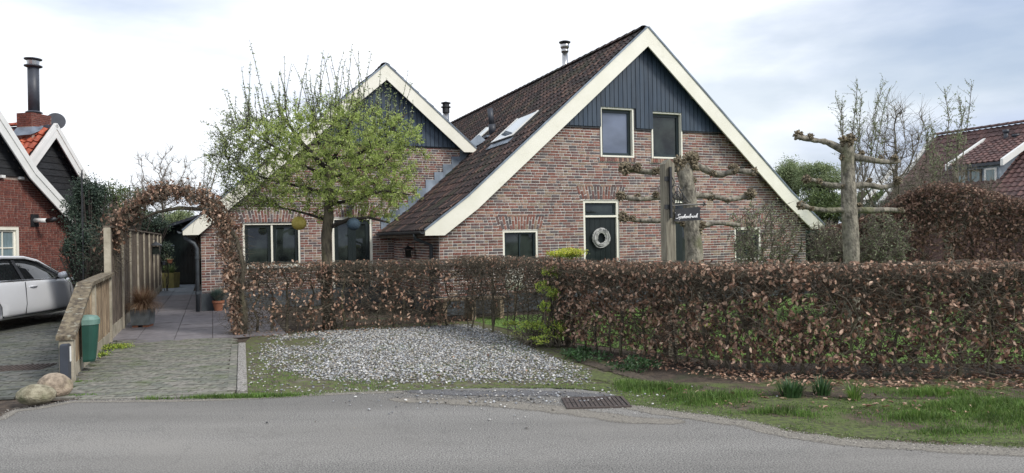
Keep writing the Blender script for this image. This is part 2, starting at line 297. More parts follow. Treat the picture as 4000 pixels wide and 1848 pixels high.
def soften(m, nscale=55., lo=.40, hi=.62):
    """let a thin layer (dust, moss, old tar) thin out grain by grain towards its rim, after the mesh attribute 'fade'"""
    nt = m.node_tree; N, L = nt.nodes, nt.links; out = N['Material Output']; src = out.inputs[0].links[0].from_socket
    at = N.new('ShaderNodeAttribute'); at.attribute_name = 'fade'; g = N.new('ShaderNodeNewGeometry')
    n = N.new('ShaderNodeTexNoise'); n.inputs['Scale'].default_value = nscale; n.inputs['Detail'].default_value = 3; n2 = N.new('ShaderNodeTexNoise'); n2.inputs['Scale'].default_value = 5; n2.inputs['Detail'].default_value = 4
    L.new(g.outputs['Position'], n.inputs['Vector']); L.new(g.outputs['Position'], n2.inputs['Vector'])
    m1 = N.new('ShaderNodeMath'); m1.operation = 'MULTIPLY_ADD'; L.new(at.outputs['Fac'], m1.inputs[0]); m1.inputs[1].default_value = .75; L.new(n.outputs[0], m1.inputs[2])
    m2 = N.new('ShaderNodeMath'); m2.operation = 'MULTIPLY_ADD'; L.new(n2.outputs[0], m2.inputs[0]); m2.inputs[1].default_value = .9; L.new(m1.outputs[0], m2.inputs[2])
    mr = N.new('ShaderNodeMapRange'); L.new(m2.outputs[0], mr.inputs[0]); mr.inputs['From Min'].default_value = lo+.80; mr.inputs['From Max'].default_value = hi+.80
    tr = N.new('ShaderNodeBsdfTransparent'); mx = N.new('ShaderNodeMixShader'); L.new(mr.outputs[0], mx.inputs[0]); L.new(tr.outputs[0], mx.inputs[1]); L.new(src, mx.inputs[2]); L.new(mx.outputs[0], out.inputs[0]); return m
m_softdust = soften(mat('dust_layer', (.27,.25,.215), (.12,.11,.095), scale=50, rough=.97, bump=.5, lo=.3, hi=.7, bdist=.004))
m_softtar = soften(mat('old_tar_layer', (.15,.15,.155), (.065,.065,.07), scale=80, rough=.95, bump=.4, lo=.35, hi=.65, bdist=.004, detail=2))
m_softmoss = soften(mat('moss_layer', (.10,.13,.035), (.06,.065,.03), scale=22, rough=.97, bump=.8, bdist=.01, lo=.4, hi=.6), 28)
m_softsoil = soften(mat('soil_layer', (.10,.078,.055), (.045,.035,.027), scale=22, rough=.97, bump=.8, bdist=.01), 28)
m_brickfar = mat('brick_far', (.13,.075,.065), (.10,.06,.055), scale=6, rough=.9)

m_grit = mat('grit', (.3,.28,.25), scale=20, rough=.9, vary=[(.30,.28,.25),(.18,.17,.155),(.40,.38,.34),(.12,.115,.11)])
# ---------------------------------------------------------------- the ground
def sheet(name, pix, z, m, pts=None, kind='structure', parent=None):
    P = pts if pts is not None else [G(*p) for p in pix]
    o = np_mesh(name, np.array([(x, y, z) for x, y in P]), [tuple(range(len(P)))], m, parent)
    if o.data.polygons[0].normal.z < 0: o.data.flip_normals()
    return tag(o, kind=kind)
sheet('ground', None, -.045, m_far, [(-350, -120), (350, -120), (350, 420), (-350, 420)])
sheet('soil_bed', None, -.030, m_soil, [(-16, 5.2), (24, 2.5), (30, 40), (-22, 40)])
edge = [(-2400, 1900), (-400, 1700), (0, 1636), (60, 1600), (140, 1592), (285, 1562), (730, 1561), (960, 1553), (1180, 1541), (1400, 1530), (1560, 1522)]
edge2 = [(2440, 1588), (2560, 1600), (2700, 1617), (2900, 1647), (3060, 1690), (3300, 1722), (3700, 1748), (4000, 1760), (4700, 1800)]
E1 = [G(*p) for p in edge]; E2 = [G(*p) for p in edge2]
MID = [G(*p) for p in [(1700, 1516), (1900, 1517), (2140, 1516), (2300, 1524), (2400, 1540), (2430, 1570)]]
def wob(P, amp=.03, n=5, seed=3):
    r = random.Random(seed); out = []
    for a, b in zip(P[:-1], P[1:]):
        for k in range(n): t = k/n; out.append((a[0]+(b[0]-a[0])*t+(r.uniform(-amp, amp) if k else 0), a[1]+(b[1]-a[1])*t+r.uniform(-amp, amp)))
    return out+[P[-1]]
RE = wob(E1+MID+E2)
sheet('road', None, 0, m_asphalt, [(-60, -9), (60, -9), (60, RE[-1][1]-1)]+RE[::-1]+[(-60, RE[0][1]-.6)])
def resample(P, n):
    P = np.array(P, float); c_ = np.concatenate(([0], np.cumsum(np.linalg.norm(np.diff(P, axis=0), axis=1)))); s = np.linspace(0, c_[-1], n); return np.stack([np.interp(s, c_, P[:, k]) for k in (0, 1)], 1)
def soft_strip(name, pix, width, z, m, n=60, pts=None, parent=None):
    P = resample(pts if pts is not None else [G(*p) for p in pix], n); t = np.gradient(P, axis=0); t /= np.linalg.norm(t, axis=1, keepdims=True); nn = np.stack([-t[:, 1], t[:, 0]], 1)
    prof = [(-1, 0), (-.7, .45), (-.35, .85), (0, 1), (.35, .85), (.7, .45), (1, 0)]; k = len(prof); V, Fd = [], []
    for i in range(n):
        en = min(1, min(i, n-1-i)/4); w = width if np.isscalar(width) else np.interp(i/(n-1), np.linspace(0, 1, len(width)), width)
        for q, f in prof: V.append((*(P[i]+nn[i]*q*w), z)); Fd.append(f*en)
    F = np.array([(i*k+j, i*k+j+1, (i+1)*k+j+1, (i+1)*k+j) for i in range(n-1) for j in range(k-1)])
    o = np_mesh(name, V, F, m, parent); at = o.data.attributes.new('fade', 'FLOAT', 'POINT'); at.data.foreach_set('value', np.array(Fd, dtype=np.float32))
    if o.data.polygons[0].normal.z < 0: o.data.flip_normals()
    return tag(o, kind='structure')
soft_strip('road_patch', [(1560, 1530), (1750, 1534), (1950, 1538), (2150, 1538), (2330, 1545), (2440, 1556)], [.10, .17, .20, .19, .15, .08], .0042, m_softtar)
soft_strip('road_edge_dust', [(1500, 1560), (1700, 1566), (2000, 1580), (2180, 1600), (2450, 1640), (2700, 1650)], [.12, .18, .2, .2, .18, .12], .0022, m_softdust, 80)
soft_strip('road_edge_dust', [(2420, 1585), (2560, 1607), (2900, 1655), (3060, 1694), (3300, 1727), (3700, 1754), (4000, 1766), (4700, 1806)], [.14, .16, .15, .17, .16, .15], .0022, m_softdust, 120)
soft_strip('road_edge_dust', [(-1500, 1800), (-400, 1706), (0, 1640), (60, 1606), (140, 1598), (285, 1570), (730, 1566), (960, 1558), (1180, 1546), (1400, 1536), (1620, 1530)], .07, .0024, m_softdust, 140)
soft_strip('road_edge_moss', [(960, 1548), (1200, 1540), (1560, 1522), (1900, 1512), (2200, 1512), (2420, 1525)], .07, .0012, m_softmoss, 70)
soft_strip('verge_moss', [(2300, 1490), (2430, 1540), (2560, 1580), (2800, 1610), (3000, 1640), (3300, 1680), (3700, 1700), (4200, 1720)], .28, -.0046, m_softmoss, 80)
soft_strip('verge_moss', [(2200, 1440), (2400, 1480), (2700, 1540), (3000, 1560), (3300, 1575), (3700, 1570), (4300, 1580)], .30, -.0058, m_softmoss, 80)
soft_strip('verge_soil', [(2250, 1400), (2420, 1450), (2600, 1500), (2900, 1530), (3400, 1545), (4300, 1560)], .16, -.0030, m_softsoil, 80)
sheet('verge_ground', [(2430, 1500), (2430, 1590), (2560, 1603), (2900, 1650), (3060, 1694), (3300, 1725), (4000, 1763), (4700, 1800), (4700, 1470), (3000, 1480)], -.008, m_verge)
sheet('gravel_bed', [(955, 1338), (1000, 1290), (1850, 1250), (2240, 1360), (2480, 1450), (2480, 1560), (2300, 1530), (1700, 1522), (1400, 1534), (950, 1560)], -.014, m_moss)
sheet('lawn', None, -.024, m_lawn, [G(1850, 1252), G(2230, 1330), (1.2, 10.9), (2.9, 9.25), (6.5, 8.75), (16, 9.5), (22, 26), (12, 24), (9.3, 20), (2, 15.9), (-.9, 14.9)])
sheet('drive_joint_soil', [(190, 1562), (450, 1335), (915, 1318), (960, 1350), (930, 1558)], -.012, m_soil)
sheet('neighbour_yard', None, -.014, m_soil, [(-22, 7.3), (-5.3, 7.9), (-5.6, 8.9), (-13, 26), (-22, 26)])

FL0 = np.array(G(262, 1496)); FD = np.array([-.42, 1.]); FD /= np.linalg.norm(FD)   # fence line
def inside(P, poly):
    x, y = P[:, 0], P[:, 1]; r = np.zeros(len(P), bool); n = len(poly)
    for i in range(n):
        (x0, y0), (x1, y1) = poly[i], poly[(i+1) % n]
        c = ((y0 > y) != (y1 > y)) & (x < (x1-x0)*(y-y0)/(y1-y0+1e-12)+x0); r ^= c
    return r
# brick-paved drive in stretcher rows
drive = tag(sheet('brick_drive', [(230, 1556), (470, 1337), (905, 1322), (918, 1552)], -.0115, m_soil))
poly = [G(215, 1560), G(455, 1333), G(906, 1322), G(922, 1556)]
C = []; a0 = .03
for r in range(48):
    for k in range(30):
        x = -6.9+k*.212+(r % 2)*.106; y = 7.35+r*.108
        C.append((x*math.cos(a0)-(y-9)*math.sin(a0), (y-9)*math.cos(a0)+x*math.sin(a0)+9, -.004))
C = np.array(C); C = C[inside(C, poly)]; n = len(C)
C[:, 2] += rng.uniform(-.004, .003, n)
pieces('paver', 'pavers', C, np.tile([.1015, .049, .012], (n, 1))*rng.uniform(.96, 1, (n, 3)), rotz(a0+rng.normal(0, .012, n)), m_paver, drive)
k0, k1 = np.array(G(945, 1345)), np.array(G(946, 1534)); kd = (k1-k0); kl = np.linalg.norm(kd); kd /= kl; ka = math.atan2(kd[1], kd[0])
C, Hh = [], []
for i in range(int(kl/.212)): p = k0+kd*(i*.212+.1)+np.array([-.108, -.02]); C.append((p[0], p[1], -.003)); Hh.append((.101, .046, .013))
C = np.array(C); pieces('border_paver', 'border_pavers', C, Hh, rotz(np.full(len(C), ka)), m_paver, drive)
kb = thing('kerb_strip', 'pebbly concrete kerb strip between the brick drive and the gravel', 'kerb', (k0[0], k0[1], 0), ka)
L3 = kl/4
for i in range(4): MB().cham(i*L3+.004, (i+1)*L3-.004, -.055, .055, -.03, .028, .008).build('kerb_stone', m_kerb, kb)
# slab path in the direction of the house
path = sheet('slab_path', [(440, 1336), (912, 1320), (1250, 1290), (1500, 1200), (1500, 1150), (830, 1120), (610, 1120)], -.0135, m_soil)
C = []; e_ = np.array([math.cos(ANG), math.sin(ANG)]); d_ = np.array([-math.sin(ANG), math.cos(ANG)]); OH = np.array([-1.78, 14.7])
for i in range(-14, 3):
    for j in range(-8, 28):
        t, s = i*.6-4.35, j*.6+4.3-.15
        p = OH+e_*t+d_*s; C.append((p[0], p[1], -.004))
C = np.array(C)
pp = [G(443, 1337), G(908, 1324), G(1000, 1312), G(1480, 1290), G(1560, 1200), (-3, 19.6), (-7.4, 17.5), (-12.3, 28.2), (-14, 27.5), (-12.3, 23.9)]
ok = inside(C, pp); C = C[ok]; loc = (C[:, :2]-OH)
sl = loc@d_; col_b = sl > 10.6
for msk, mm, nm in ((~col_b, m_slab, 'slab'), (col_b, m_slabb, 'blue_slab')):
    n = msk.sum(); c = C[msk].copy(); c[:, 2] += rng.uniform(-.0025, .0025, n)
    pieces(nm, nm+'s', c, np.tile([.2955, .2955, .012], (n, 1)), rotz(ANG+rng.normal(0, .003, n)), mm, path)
# neighbour's paved yard
yard = sheet('brick_yard', None, -.0125, m_soil, [(-16, 7.5), (-5.5, 8.0), (-5.9, 9.2), (-12, 24), (-16, 24)])
C = []; a1 = .22
for r in range(-10, 150):
    for k in range(-10, 62):
        x, y = -17+k*.214+(r % 2)*.107, 6+r*.11
        C.append(((x+8)*math.cos(a1)-(y-9)*math.sin(a1)-8, (x+8)*math.sin(a1)+(y-9)*math.cos(a1)+9, -.006))
C = np.array(C); C = C[inside(C, [(-15, 7.6), (-5.1, 7.75), (-5.45, 8.9), (-10.5, 21), (-15, 21)])]; n = len(C)
C[:, 2] += rng.uniform(-.006, .005, n)
pieces('paver', 'pavers', C, np.tile([.102, .050, .012], (n, 1)), rotz(a1+rng.normal(0, .02, n)), m_paverd, yard)
dr = thing('yard_drain_cover', 'dark ribbed drain cover in the neighbour\'s paving left of the boulders', 'drain cover', (*G(60, 1440), 0), .2)
f = MB().box(-.42, .42, -.22, .22, -.01, .012).build('cover_plate', m_iron, dr)
for i in range(13): MB().box(-.40+i*.064, -.37+i*.064, -.2, .2, .012, .022).build('rib', m_iron, dr)
# drain grate at the road edge
a_, b_ = G(2225, 1556), G(2410, 1556); gr = thing('road_drain', 'rusty brown slotted drain grate sunk in the asphalt by the gravel bed', 'drain grate', (.79, 7.03, .001), math.radians(3))
MB().box(-.29, .29, -.20, .20, -.01, .004).build('grate_plate', m_darkmetal, gr)
for j in range(2):
    for i in range(13): MB().box(-.28+i*.043, -.249+i*.043, -.19+j*.195, -.005+j*.195, .004, .014).build('grate_bar', m_iron, gr)
fr_ = MB(); fr_.box(-.31, -.285, -.22, .22, -.01, .016); fr_.box(.285, .31, -.22, .22, -.01, .016); fr_.box(-.285, .285, -.22, -.195, -.01, .016); fr_.box(-.285, .285, .195, .22, -.01, .016)
fr_.build('grate_frame', m_iron, gr)

# ---------------------------------------------------------------- walls of bricks
COURSE = .0622
def wall_strips(mb, x0, x1, top, openings, y0, y1, z0=0.):
    """solid wall y0..y1 between x0..x1 up to the polyline top [(x,z)...], with rectangular openings"""
    xs = sorted({x0, x1, *[p[0] for p in top if x0 < p[0] < x1], *[v for o in openings for v in o[:2] if x0 < v < x1]})
    tz = lambda x: float(np.interp(x, [p[0] for p in top], [p[1] for p in top]))
    for a, b in zip(xs[:-1], xs[1:]):
        if b-a < 1e-5: continue
        m = (a+b)/2; ops = sorted([o for o in openings if o[0] <= m <= o[1]], key=lambda o: o[2]); z = z0
        for o in ops:
            if o[2] > z+1e-4: mb.prism([(a, z), (b, z), (b, o[2]), (a, o[2])], y0, y1)
            z = o[3]
        if min(tz(a+1e-6), tz(b-1e-6)) > z: mb.prism([(a, z), (b, z), (b, tz(b-1e-6)), (a, tz(a+1e-6))], y0, y1)
def brick_rows(x0, x1, top, openings, zlo, zhi, seed=1, arches=(), length=.205, height=.0450):
    r = random.Random(seed); out = []
    tx, tz = [p[0] for p in top], [p[1] for p in top]
    xs = np.linspace(x0, x1, 400); zt = np.interp(xs, tx, tz)
    n = int((zhi-zlo)/COURSE)
    for k in range(n):
        z = zlo+(k+.5)*COURSE; okx = xs[zt > z-.02]
        if len(okx) < 2: continue
        free = [(okx.min(), okx.max())]
        cuts = [(o[0], o[1]) for o in openings if o[2]-.02 < z < o[3]+.02]
        for (a0, a1, az, ah, fl) in arches:
            if az < z < az+ah: q = fl*(z-az)/ah; cuts.append((a0-q, a1+q))
        for c in cuts:
            nf = []
            for f in free:
                if c[1] <= f[0] or c[0] >= f[1]: nf.append(f)
                else:
                    if c[0] > f[0]: nf.append((f[0], c[0]))
                    if c[1] < f[1]: nf.append((c[1], f[1]))
            free = nf
        for a, b in free:
            x = a+r.choice([0, 0, -.0]); first = True
            while b-x > .035:
                L = length if r.random() < .66 else length*.47
                if first and (k % 2): L = length*.47
                first = False
                if b-x-L < .09: L = min(b-x-.0, L+.09) if b-x < length*1.35 else L
                L = min(L, b-x)
                out.append((x+L/2, z, (L-.014)/2, height/2*r.uniform(.96, 1.06), r.gauss(0, .004), r.uniform(0, .005)))
                x += L
    for (a0, a1, az, ah, fl) in arches:
        n = int(round((a1-a0)/.064)); mid = (a0+a1)/2
        for i in range(n):
            xb = a0+(i+.5)*(a1-a0)/n; w = (a1-a0)/n; f = (xb-mid)/((a1-a0)/2)
            segs = [(0, .66), (.68, 1)] if i % 2 else [(0, .32), (.34, 1)]
            for s0, s1 in segs:
                sm = (s0+s1)/2; ang = math.atan(f*fl/ah)
                out.append((xb+f*fl*sm, az+ah*sm, w/2*.84, ah*(s1-s0)/2*.97, -ang, r.uniform(.0, .004)))
    return out
def place_bricks(rows, parent, root, frame, mat_, mask=None, limit=300, depth=.03, proud=.006):
    """frame: origin (3), axis along wall (3), outward normal (3)"""
    o, h, nrm = [np.array(v, float) for v in frame]; A = np.array(rows)
    up = np.array([0, 0, 1.]); C = o+A[:, :1]*h+A[:, 1:2]*up+nrm*(A[:, 5:6]-depth+proud)
    ca, sa = np.cos(A[:, 4]), np.sin(A[:, 4])
    X = ca[:, None]*h+sa[:, None]*up; Z = -sa[:, None]*h+ca[:, None]*up; Yv = np.cross(Z, X)
    R = np.stack([X, Yv, Z], axis=2); Hs = np.stack([A[:, 2], np.full(len(A), depth), A[:, 3]], axis=1)
    pieces('brick', 'bricks', C, Hs, R, mat_, parent, root, limit, mask(A) if mask else None, unit=BRICKU)
bm_ = MB(); bm_.add([(-1,-1,-1),(1,-1,-.93),(1,1,-1),(-1,1,-1),(-.985,-1,1),(.98,-.97,.95),(1,1,1),(-1,1,1)],
                    [(0,1,5,4),(1,2,6,5),(3,0,4,7),(4,5,6,7),(0,3,2,1)])
BRICKU = (np.array(bm_.V, float), np.array(bm_.F))

# ---------------------------------------------------------------- pantiled roof slopes
tu = MB(); xs_ = [-1.06, -.72, -.4, 0, .4, .72, 1.06]; zs_ = [.95, .5, -.25, -.6, -.35, .4, 1.1]
vv = [(x, -1, z-1.1) for x, z in zip(xs_, zs_)]+[(x, -1, z+.5) for x, z in zip(xs_, zs_)]+[(x, 1.12, z-.6) for x, z in zip(xs_, zs_)]
tu.add(vv, [(i, i+1, i+8, i+7) for i in range(6)]+[(i+7, i+8, i+15, i+14) for i in range(6)])
TILEU = (np.array(tu.V, float), np.array(tu.F))
def tiles(parent, root, prof, y0, y1, m, w=.205, ex=.265, keep=None, limit=300, flip=False, th=.022, lift=.03, maskf=None, name='roof_tile'):
    """prof: [(x,z) foot ... ridge]; rows climb the slope, columns run along y"""
    C, R = [], []; seg = []; s = 0
    for a, b in zip(prof[:-1], prof[1:]):
        L = math.hypot(b[0]-a[0], b[1]-a[1]); seg.append((s, s+L, a, b)); s += L
    nrow = int(s/ex); ncol = int((y1-y0)/w)
    for r_ in range(nrow):
        q = (r_+.5)*ex
        for s0, s1, a, b in seg:
            if s0 <= q < s1 or (b is prof[-1] and q >= s0): break
        t = (q-s0)/(s1-s0); x, z = a[0]+(b[0]-a[0])*t, a[1]+(b[1]-a[1])*t
        u = np.array([(b[0]-a[0])/(s1-s0), 0, (b[1]-a[1])/(s1-s0)]); xx = np.array([0, -1, 0.]) if u[0] > 0 else np.array([0, 1., 0]); nz = np.cross(xx, u)
        for c in range(ncol):
            y = y0+(c+.5)*w
            if keep and not keep(x, y): continue
            C.append(np.array([x, y, z])+nz*(lift+rng.uniform(-.003, .004))); R.append(np.stack([xx, u, nz], axis=1)@rotz(rng.normal(0, .012)))
    C = np.array(C); n = len(C); Hs = np.tile([w/2, ex/2, th], (n, 1))*rng.uniform(.98, 1.02, (n, 3))
    pieces(name, name+'s', C, Hs, R, m, parent, root, limit, maskf(C) if maskf else None, unit=TILEU)
def barge(parent, prof, y0, y1, w, m, name='bargeboard', trim=None, cut=None):
    """face board along the roof edge; prof outer edge, w measured square to the slope"""
    inner = []
    n = len(prof)
    for i in range(n):
        ns = []
        for a, b in ((i-1, i), (i, i+1)):
            if a >= 0 and b < n:
                dx, dz = prof[b][0]-prof[a][0], prof[b][1]-prof[a][1]; L = math.hypot(dx, dz); ns.append((dz/L, -dx/L))
        nx, nz = sum(v[0] for v in ns)/len(ns), sum(v[1] for v in ns)/len(ns); l2 = nx*nx+nz*nz
        inner.append((prof[i][0]+nx*w/l2, prof[i][1]+nz*w/l2))
    # plumb/level cut at the foot ends
    i0, i1 = list(inner[0]), list(inner[-1])
    def foot(p, q, r):  # p outer foot, q next inner point, r inner foot -> slide to height cut
        zc = p[1]-.10; t = (zc-q[1])/(r[1]-q[1]) if abs(r[1]-q[1]) > 1e-6 else 1; return (q[0]+(r[0]-q[0])*t, zc)
    if prof[0][1] < prof[1][1]: inner[0] = foot(prof[0], inner[1], inner[0])
    if prof[-1][1] < prof[-2][1]: inner[-1] = foot(prof[-1], inner[-2], inner[-1])
    for i in range(n-1):
        q = [prof[i], prof[i+1], inner[i+1], inner[i]]
        if i == 0 and prof[0][1] < prof[1][1]: q = [prof[0], prof[1], inner[1], inner[0], (prof[0][0]+.0, prof[0][1]-.10)]
        if i == n-2 and prof[-1][1] < prof[-2][1]: q = [prof[i], prof[i+1], (prof[-1][0], prof[-1][1]-.10), inner[-1], inner[i]]
        q = q[::-1]
        MB().prism(q, y0, y1).build(name, m, parent)
        if trim:
            a, b = prof[i], prof[i+1]; dx, dz = b[0]-a[0], b[1]-a[1]; L = math.hypot(dx, dz); nx, nz = -dz/L, dx/L
            if nz < 0: nx, nz = -nx, -nz
            MB().prism([a, b, (b[0]+nx*.035, b[1]+nz*.035), (a[0]+nx*.035, a[1]+nz*.035)][::1], y0-.02, y1+.03).build('verge_trim', trim, parent)
    return inner
def deck(parent, prof, y0, y1, th, m, drop=.0, name='roof_deck'):
    for a, b in zip(prof[:-1], prof[1:]):
        MB().prism([(a[0], a[1]-drop-th), (b[0], b[1]-drop-th), (b[0], b[1]-drop), (a[0], a[1]-drop)], y0, y1).build(name, m, parent)

# ---------------------------------------------------------------- windows and doors, in wall coordinates (x along wall, y into the wall)
def window(parent, x0, x1, z0, z1, y, recess=.06, cas=.042, sash=.06, cols=1, rows=1, glass=None, casmat=None, sashmat=None, sill=True, depth=.10, name='window', muntin=None):
    cm, sm, gm = casmat or m_cream, sashmat or m_sash, glass or m_glass; ya = y+recess
    mb = MB(); mb.box(x0, x0+cas, ya-depth+.05, ya+.08, z0, z1); mb.box(x1-cas, x1, ya-depth+.05, ya+.08, z0, z1)
    mb.box(x0+cas, x1-cas, ya-depth+.05, ya+.08, z1-cas, z1); mb.box(x0+cas, x1-cas, ya-depth+.04, ya+.08, z0, z0+cas)
    w = mb.build(name, cm, parent)
    n = cols; W = (x1-x0-2*cas); gap = .045 if n > 1 else 0; cw = (W-gap*(n-1))/n
    for c in range(n):
        a = x0+cas+c*(cw+gap); b = a+cw; lo, hi = z0+cas, z1-cas
        s = MB(); s.box(a, a+sash, ya, ya+.05, lo, hi); s.box(b-sash, b, ya, ya+.05, lo, hi); s.box(a+sash, b-sash, ya, ya+.05, hi-sash, hi); s.box(a+sash, b-sash, ya, ya+.05, lo, lo+sash)
        if muntin:
            mc, mr = muntin
            for q in range(1, mc): xm = a+sash+(cw-2*sash)*q/mc; s.box(xm-.014, xm+.014, ya+.004, ya+.03, lo+sash, hi-sash)
            for q in range(1, mr): zm = lo+sash+(hi-lo-2*sash)*q/mr; s.box(a+sash, b-sash, ya+.006, ya+.028, zm-.014, zm+.014)
        s.build('sash', sm, w)
        MB().box(a+sash-.005, b-sash+.005, ya+.032, ya+.04, lo+sash-.005, hi-sash+.005).build('pane', gm, w)
        if c < n-1: MB().box(b, b+gap, ya-.03, ya+.06, lo, hi).build('mullion', cm, w)
    MB().box(x0, x1, ya+.081, ya+.10, z0, z1).build('backing', m_darkmetal, w)
    return w
def rowlock(parent, x0, x1, z1, y, root=None):
    n = int((x1-x0)/.062)
    for i in range(n):
        a = x0+(i+.5)*(x1-x0)/n
        MB().box(a-.026, a+.026, y-.045, y+.06, z1-.10, z1-.004-.0008*(i % 4)).build('sill_brick', m_brick, parent)
    MB().box(x0-.01, x1+.01, y-.03, y+.05, z1-.112, z1-.015).build('sill_mortar', mat_sillm, parent)
mat_sillm = m_mortar

# ================================================================ THE FARMHOUSE
OX = (-1.78, 14.7); HP = plane(OX, ANG)
house = thing('farmhouse', 'brick farmhouse with dark boarded gables, cream bargeboards and brown pantiled roofs', 'house', (OX[0], OX[1], 0), ANG)
MP = [(0.0, 1.80), (.95, 2.50), (5.48, 6.50), (9.75, 2.66), (10.85, 1.80)]
WY = .28                                        # main front wall plane
WP = [(-4.66, 1.92), (-3.6, 2.86), (.20, 6.16), (2.62, 4.05)]
VY, WW = 4.06, 4.36                             # wing verge plane and wing wall plane
HB = 4.155
mtop = [(x, z-.17) for x, z in MP]
ops = [(4.30, 5.20, 3.46, 4.62), (5.70, 6.58, 3.46, 4.58), (1.83, 2.67, .95, 1.78), (3.83, 4.77, 0, 2.45), (6.02, 6.98, 0, 2.45), (8.14, 8.97, .95, 1.76)]
wl = MB(); wall_strips(wl, .38, 10.47, [(x, min(z, HB)) if False else (x, z) for x, z in mtop], ops, WY, WY+.26)
wl.box(.38, .62, WY+.26, 16, 0, 1.9); wl.box(10.23, 10.47, WY+.26, 16, 0, 1.9); wl.box(.62, 10.23, 15.8, 16, 0, 1.9)
main_wall = wl.build('wall', m_mortar, house)
arches = [(1.75, 2.75, 1.80, .31, .10), (3.75, 4.85, 2.47, .31, .11), (5.94, 7.06, 2.47, .31, .11), (8.06, 9.05, 1.78, .31, .10)]
ftop = [(x, min(z, 9)) for x, z in mtop]
ftop = [(x, z) for x, z in mtop]
rows = brick_rows(.38, 10.47, ftop, ops, .40, HB-.02, seed=4, arches=arches)
vis = lambda A: (A[:, 1] > 1.30) & ((A[:, 0] < 3.7) | (A[:, 1] > 2.6))
place_bricks(rows, main_wall, house, ((0, WY, 0), (1, 0, 0), (0, -1, 0)), m_brick, vis, 210)
# side wall under the left eave
rows = brick_rows(0, WW-WY, [(-1, 1.75), (9, 1.75)], [], .40, 1.74, seed=9)
place_bricks(rows, main_wall, house, ((.38, WW, 0), (0, -1, 0), (-1, 0, 0)), m_brick, None, 0)
MB().box(.37, 10.48, WY-.02, WY, 0, .40).build('plinth', m_plinth, house)
MB().box(.355, .375, WY, WW, 0, .40).build('plinth', m_plinth, house)
# wing wall
wops = [(-3.34, -2.0, 1.02, 2.09), (-1.21, -.19, 0, 2.21)]
wtop = [(x, z-.17) for x, z in WP]
wl = MB(); wall_strips(wl, -4.28, 2.75, wtop, wops, WW, WW+.26)
wl.box(-4.28, -4.04, WW+.26, 16, 0, 2.0)
wing_wall = wl.build('wall', m_mortar, house)
rows = brick_rows(-4.28, 2.72, wtop, wops, .42, 4.10, seed=12, arches=[(-3.42, -1.92, 2.11, .30, .12), (-1.29, -.11, 2.23, .30, .11)])
rows = [r_ for r_ in rows if not (r_[0] > .45 and r_[1] < 1.85+.86*(r_[0]-.3))]
place_bricks(rows, wing_wall, house, ((0, WW, 0), (1, 0, 0), (0, -1, 0)), m_brick, lambda A: (A[:, 0] < -3.5) & (A[:, 1] < 2.6), 90)
MB().box(-4.29, .35, WW-.02, WW, 0, .42).build('plinth', m_plinth, house)
# vertical gable boards
def gable_boards(parent, x0, x1, top, openings, zb, y, w=.118, drops=()):
    C, Hh = [], []; n = int((x1-x0)/w); tx, tz = [p[0] for p in top], [p[1] for p in top]
    for i in range(n):
        a = x0+i*w; b = a+w-.014; zt = float(np.interp((a+b)/2, tx, tz)); lo = zb
        m = (a+b)/2
        sp = [(lo, zt)]
        for o in openings:
            if o[0]-.02 < m < o[1]+.02: sp = [(max(l, o[3]), h) if h > o[3] else (l, h) for l, h in sp if h > o[3]]
        for l, h in sp:
            if h-l > .04: C.append(((a+b)/2, y, (l+h)/2)); Hh.append(((b-a)/2, .014, (h-l)/2))
    n = len(C); R = np.tile(np.eye(3), (n, 1, 1)); pieces('gable_board', 'gable_boards', C, Hh, R, m_board, parent, house)
bb = MB(); wall_strips(bb, 3.0, 8.0, [(x, z-.16) for x, z in MP], [(4.30, 5.20, 3.46, 4.62), (5.70, 6.58, 3.46, 4.58)], WY-.030, WY-.002, HB-.03)
bb.build('board_backing', m_darkmetal, house)
gable_boards(house, 3.02, 8.02, [(x, z-.14) for x, z in MP], [(4.30, 5.20, 3.46, 4.62), (5.70, 6.58, 3.46, 4.58)], HB-.0, WY-.045)
MB().box(3.2, 4.28, WY-.035, WY+.01, HB-.04, HB-.012).build('board_drip', m_darkmetal, house); MB().box(6.60, 7.8, WY-.035, WY+.01, HB-.04, HB-.012).build('board_drip', m_darkmetal, house); MB().box(5.22, 5.68, WY-.035, WY+.01, HB-.04, HB-.012).build('board_drip', m_darkmetal, house)
MB().prism([(-2.1, 4.06), (2.5, 4.06), (.2, 6.0)], WW-.012, WW-.002).build('board_backing', m_darkmetal, house)
gable_boards(house, -2.25, 2.60, [(x, z-.14) for x, z in WP], [], 4.10, WW-.045)
# roofs
deck(house, MP, .045, 17.5, .10, m_deck, .03); 
deck(house, WP, VY+.045, 17.5, .10, m_deck, .03)
inMain = barge(house, MP, 0, .04, .33, m_cream, trim=m_zinc)
inW = barge(house, WP[:-1]+[(2.62, 4.05)], VY, VY+.04, .30, m_cream, trim=m_zinc)
wz = lambda x: float(np.interp(x, [p[0] for p in WP], [p[1] for p in WP]))
tiles(house, house, MP[:3], .03, 17.2, m_tile, keep=lambda x, y: not (y > 4.3 and x < 2.66), limit=300, maskf=lambda C: C[:, 0] < 3.2)
tiles(house, house, [MP[4], MP[3], MP[2]], .03, 17.2, m_tile, limit=0, ex=.29, w=.23, name='far_roof_tile')
tiles(house, house, WP[:3], VY+.03, 17.2, m_tile, limit=0, name='wing_roof_tile')
tiles(house, house, [WP[3], WP[2]], VY+.03, 17.2, m_tile, limit=0, name='wing_roof_tile')
rt = []
for k in range(50): rt.append((5.48, .32+k*.345, 6.49))
hr = MB(); 
vs = []; 
for y, rr in ((-1, 1.1), (1, .95)):
    for k in range(7): th = math.pi*k/6; vs.append((math.cos(th)*rr, y, math.sin(th)*rr))
hr.add(vs, [(i+1, i, i+7, i+8) for i in range(6)]+[tuple(range(7))]); HALFU = (np.array(hr.V, float), np.array(hr.F[:6])); 
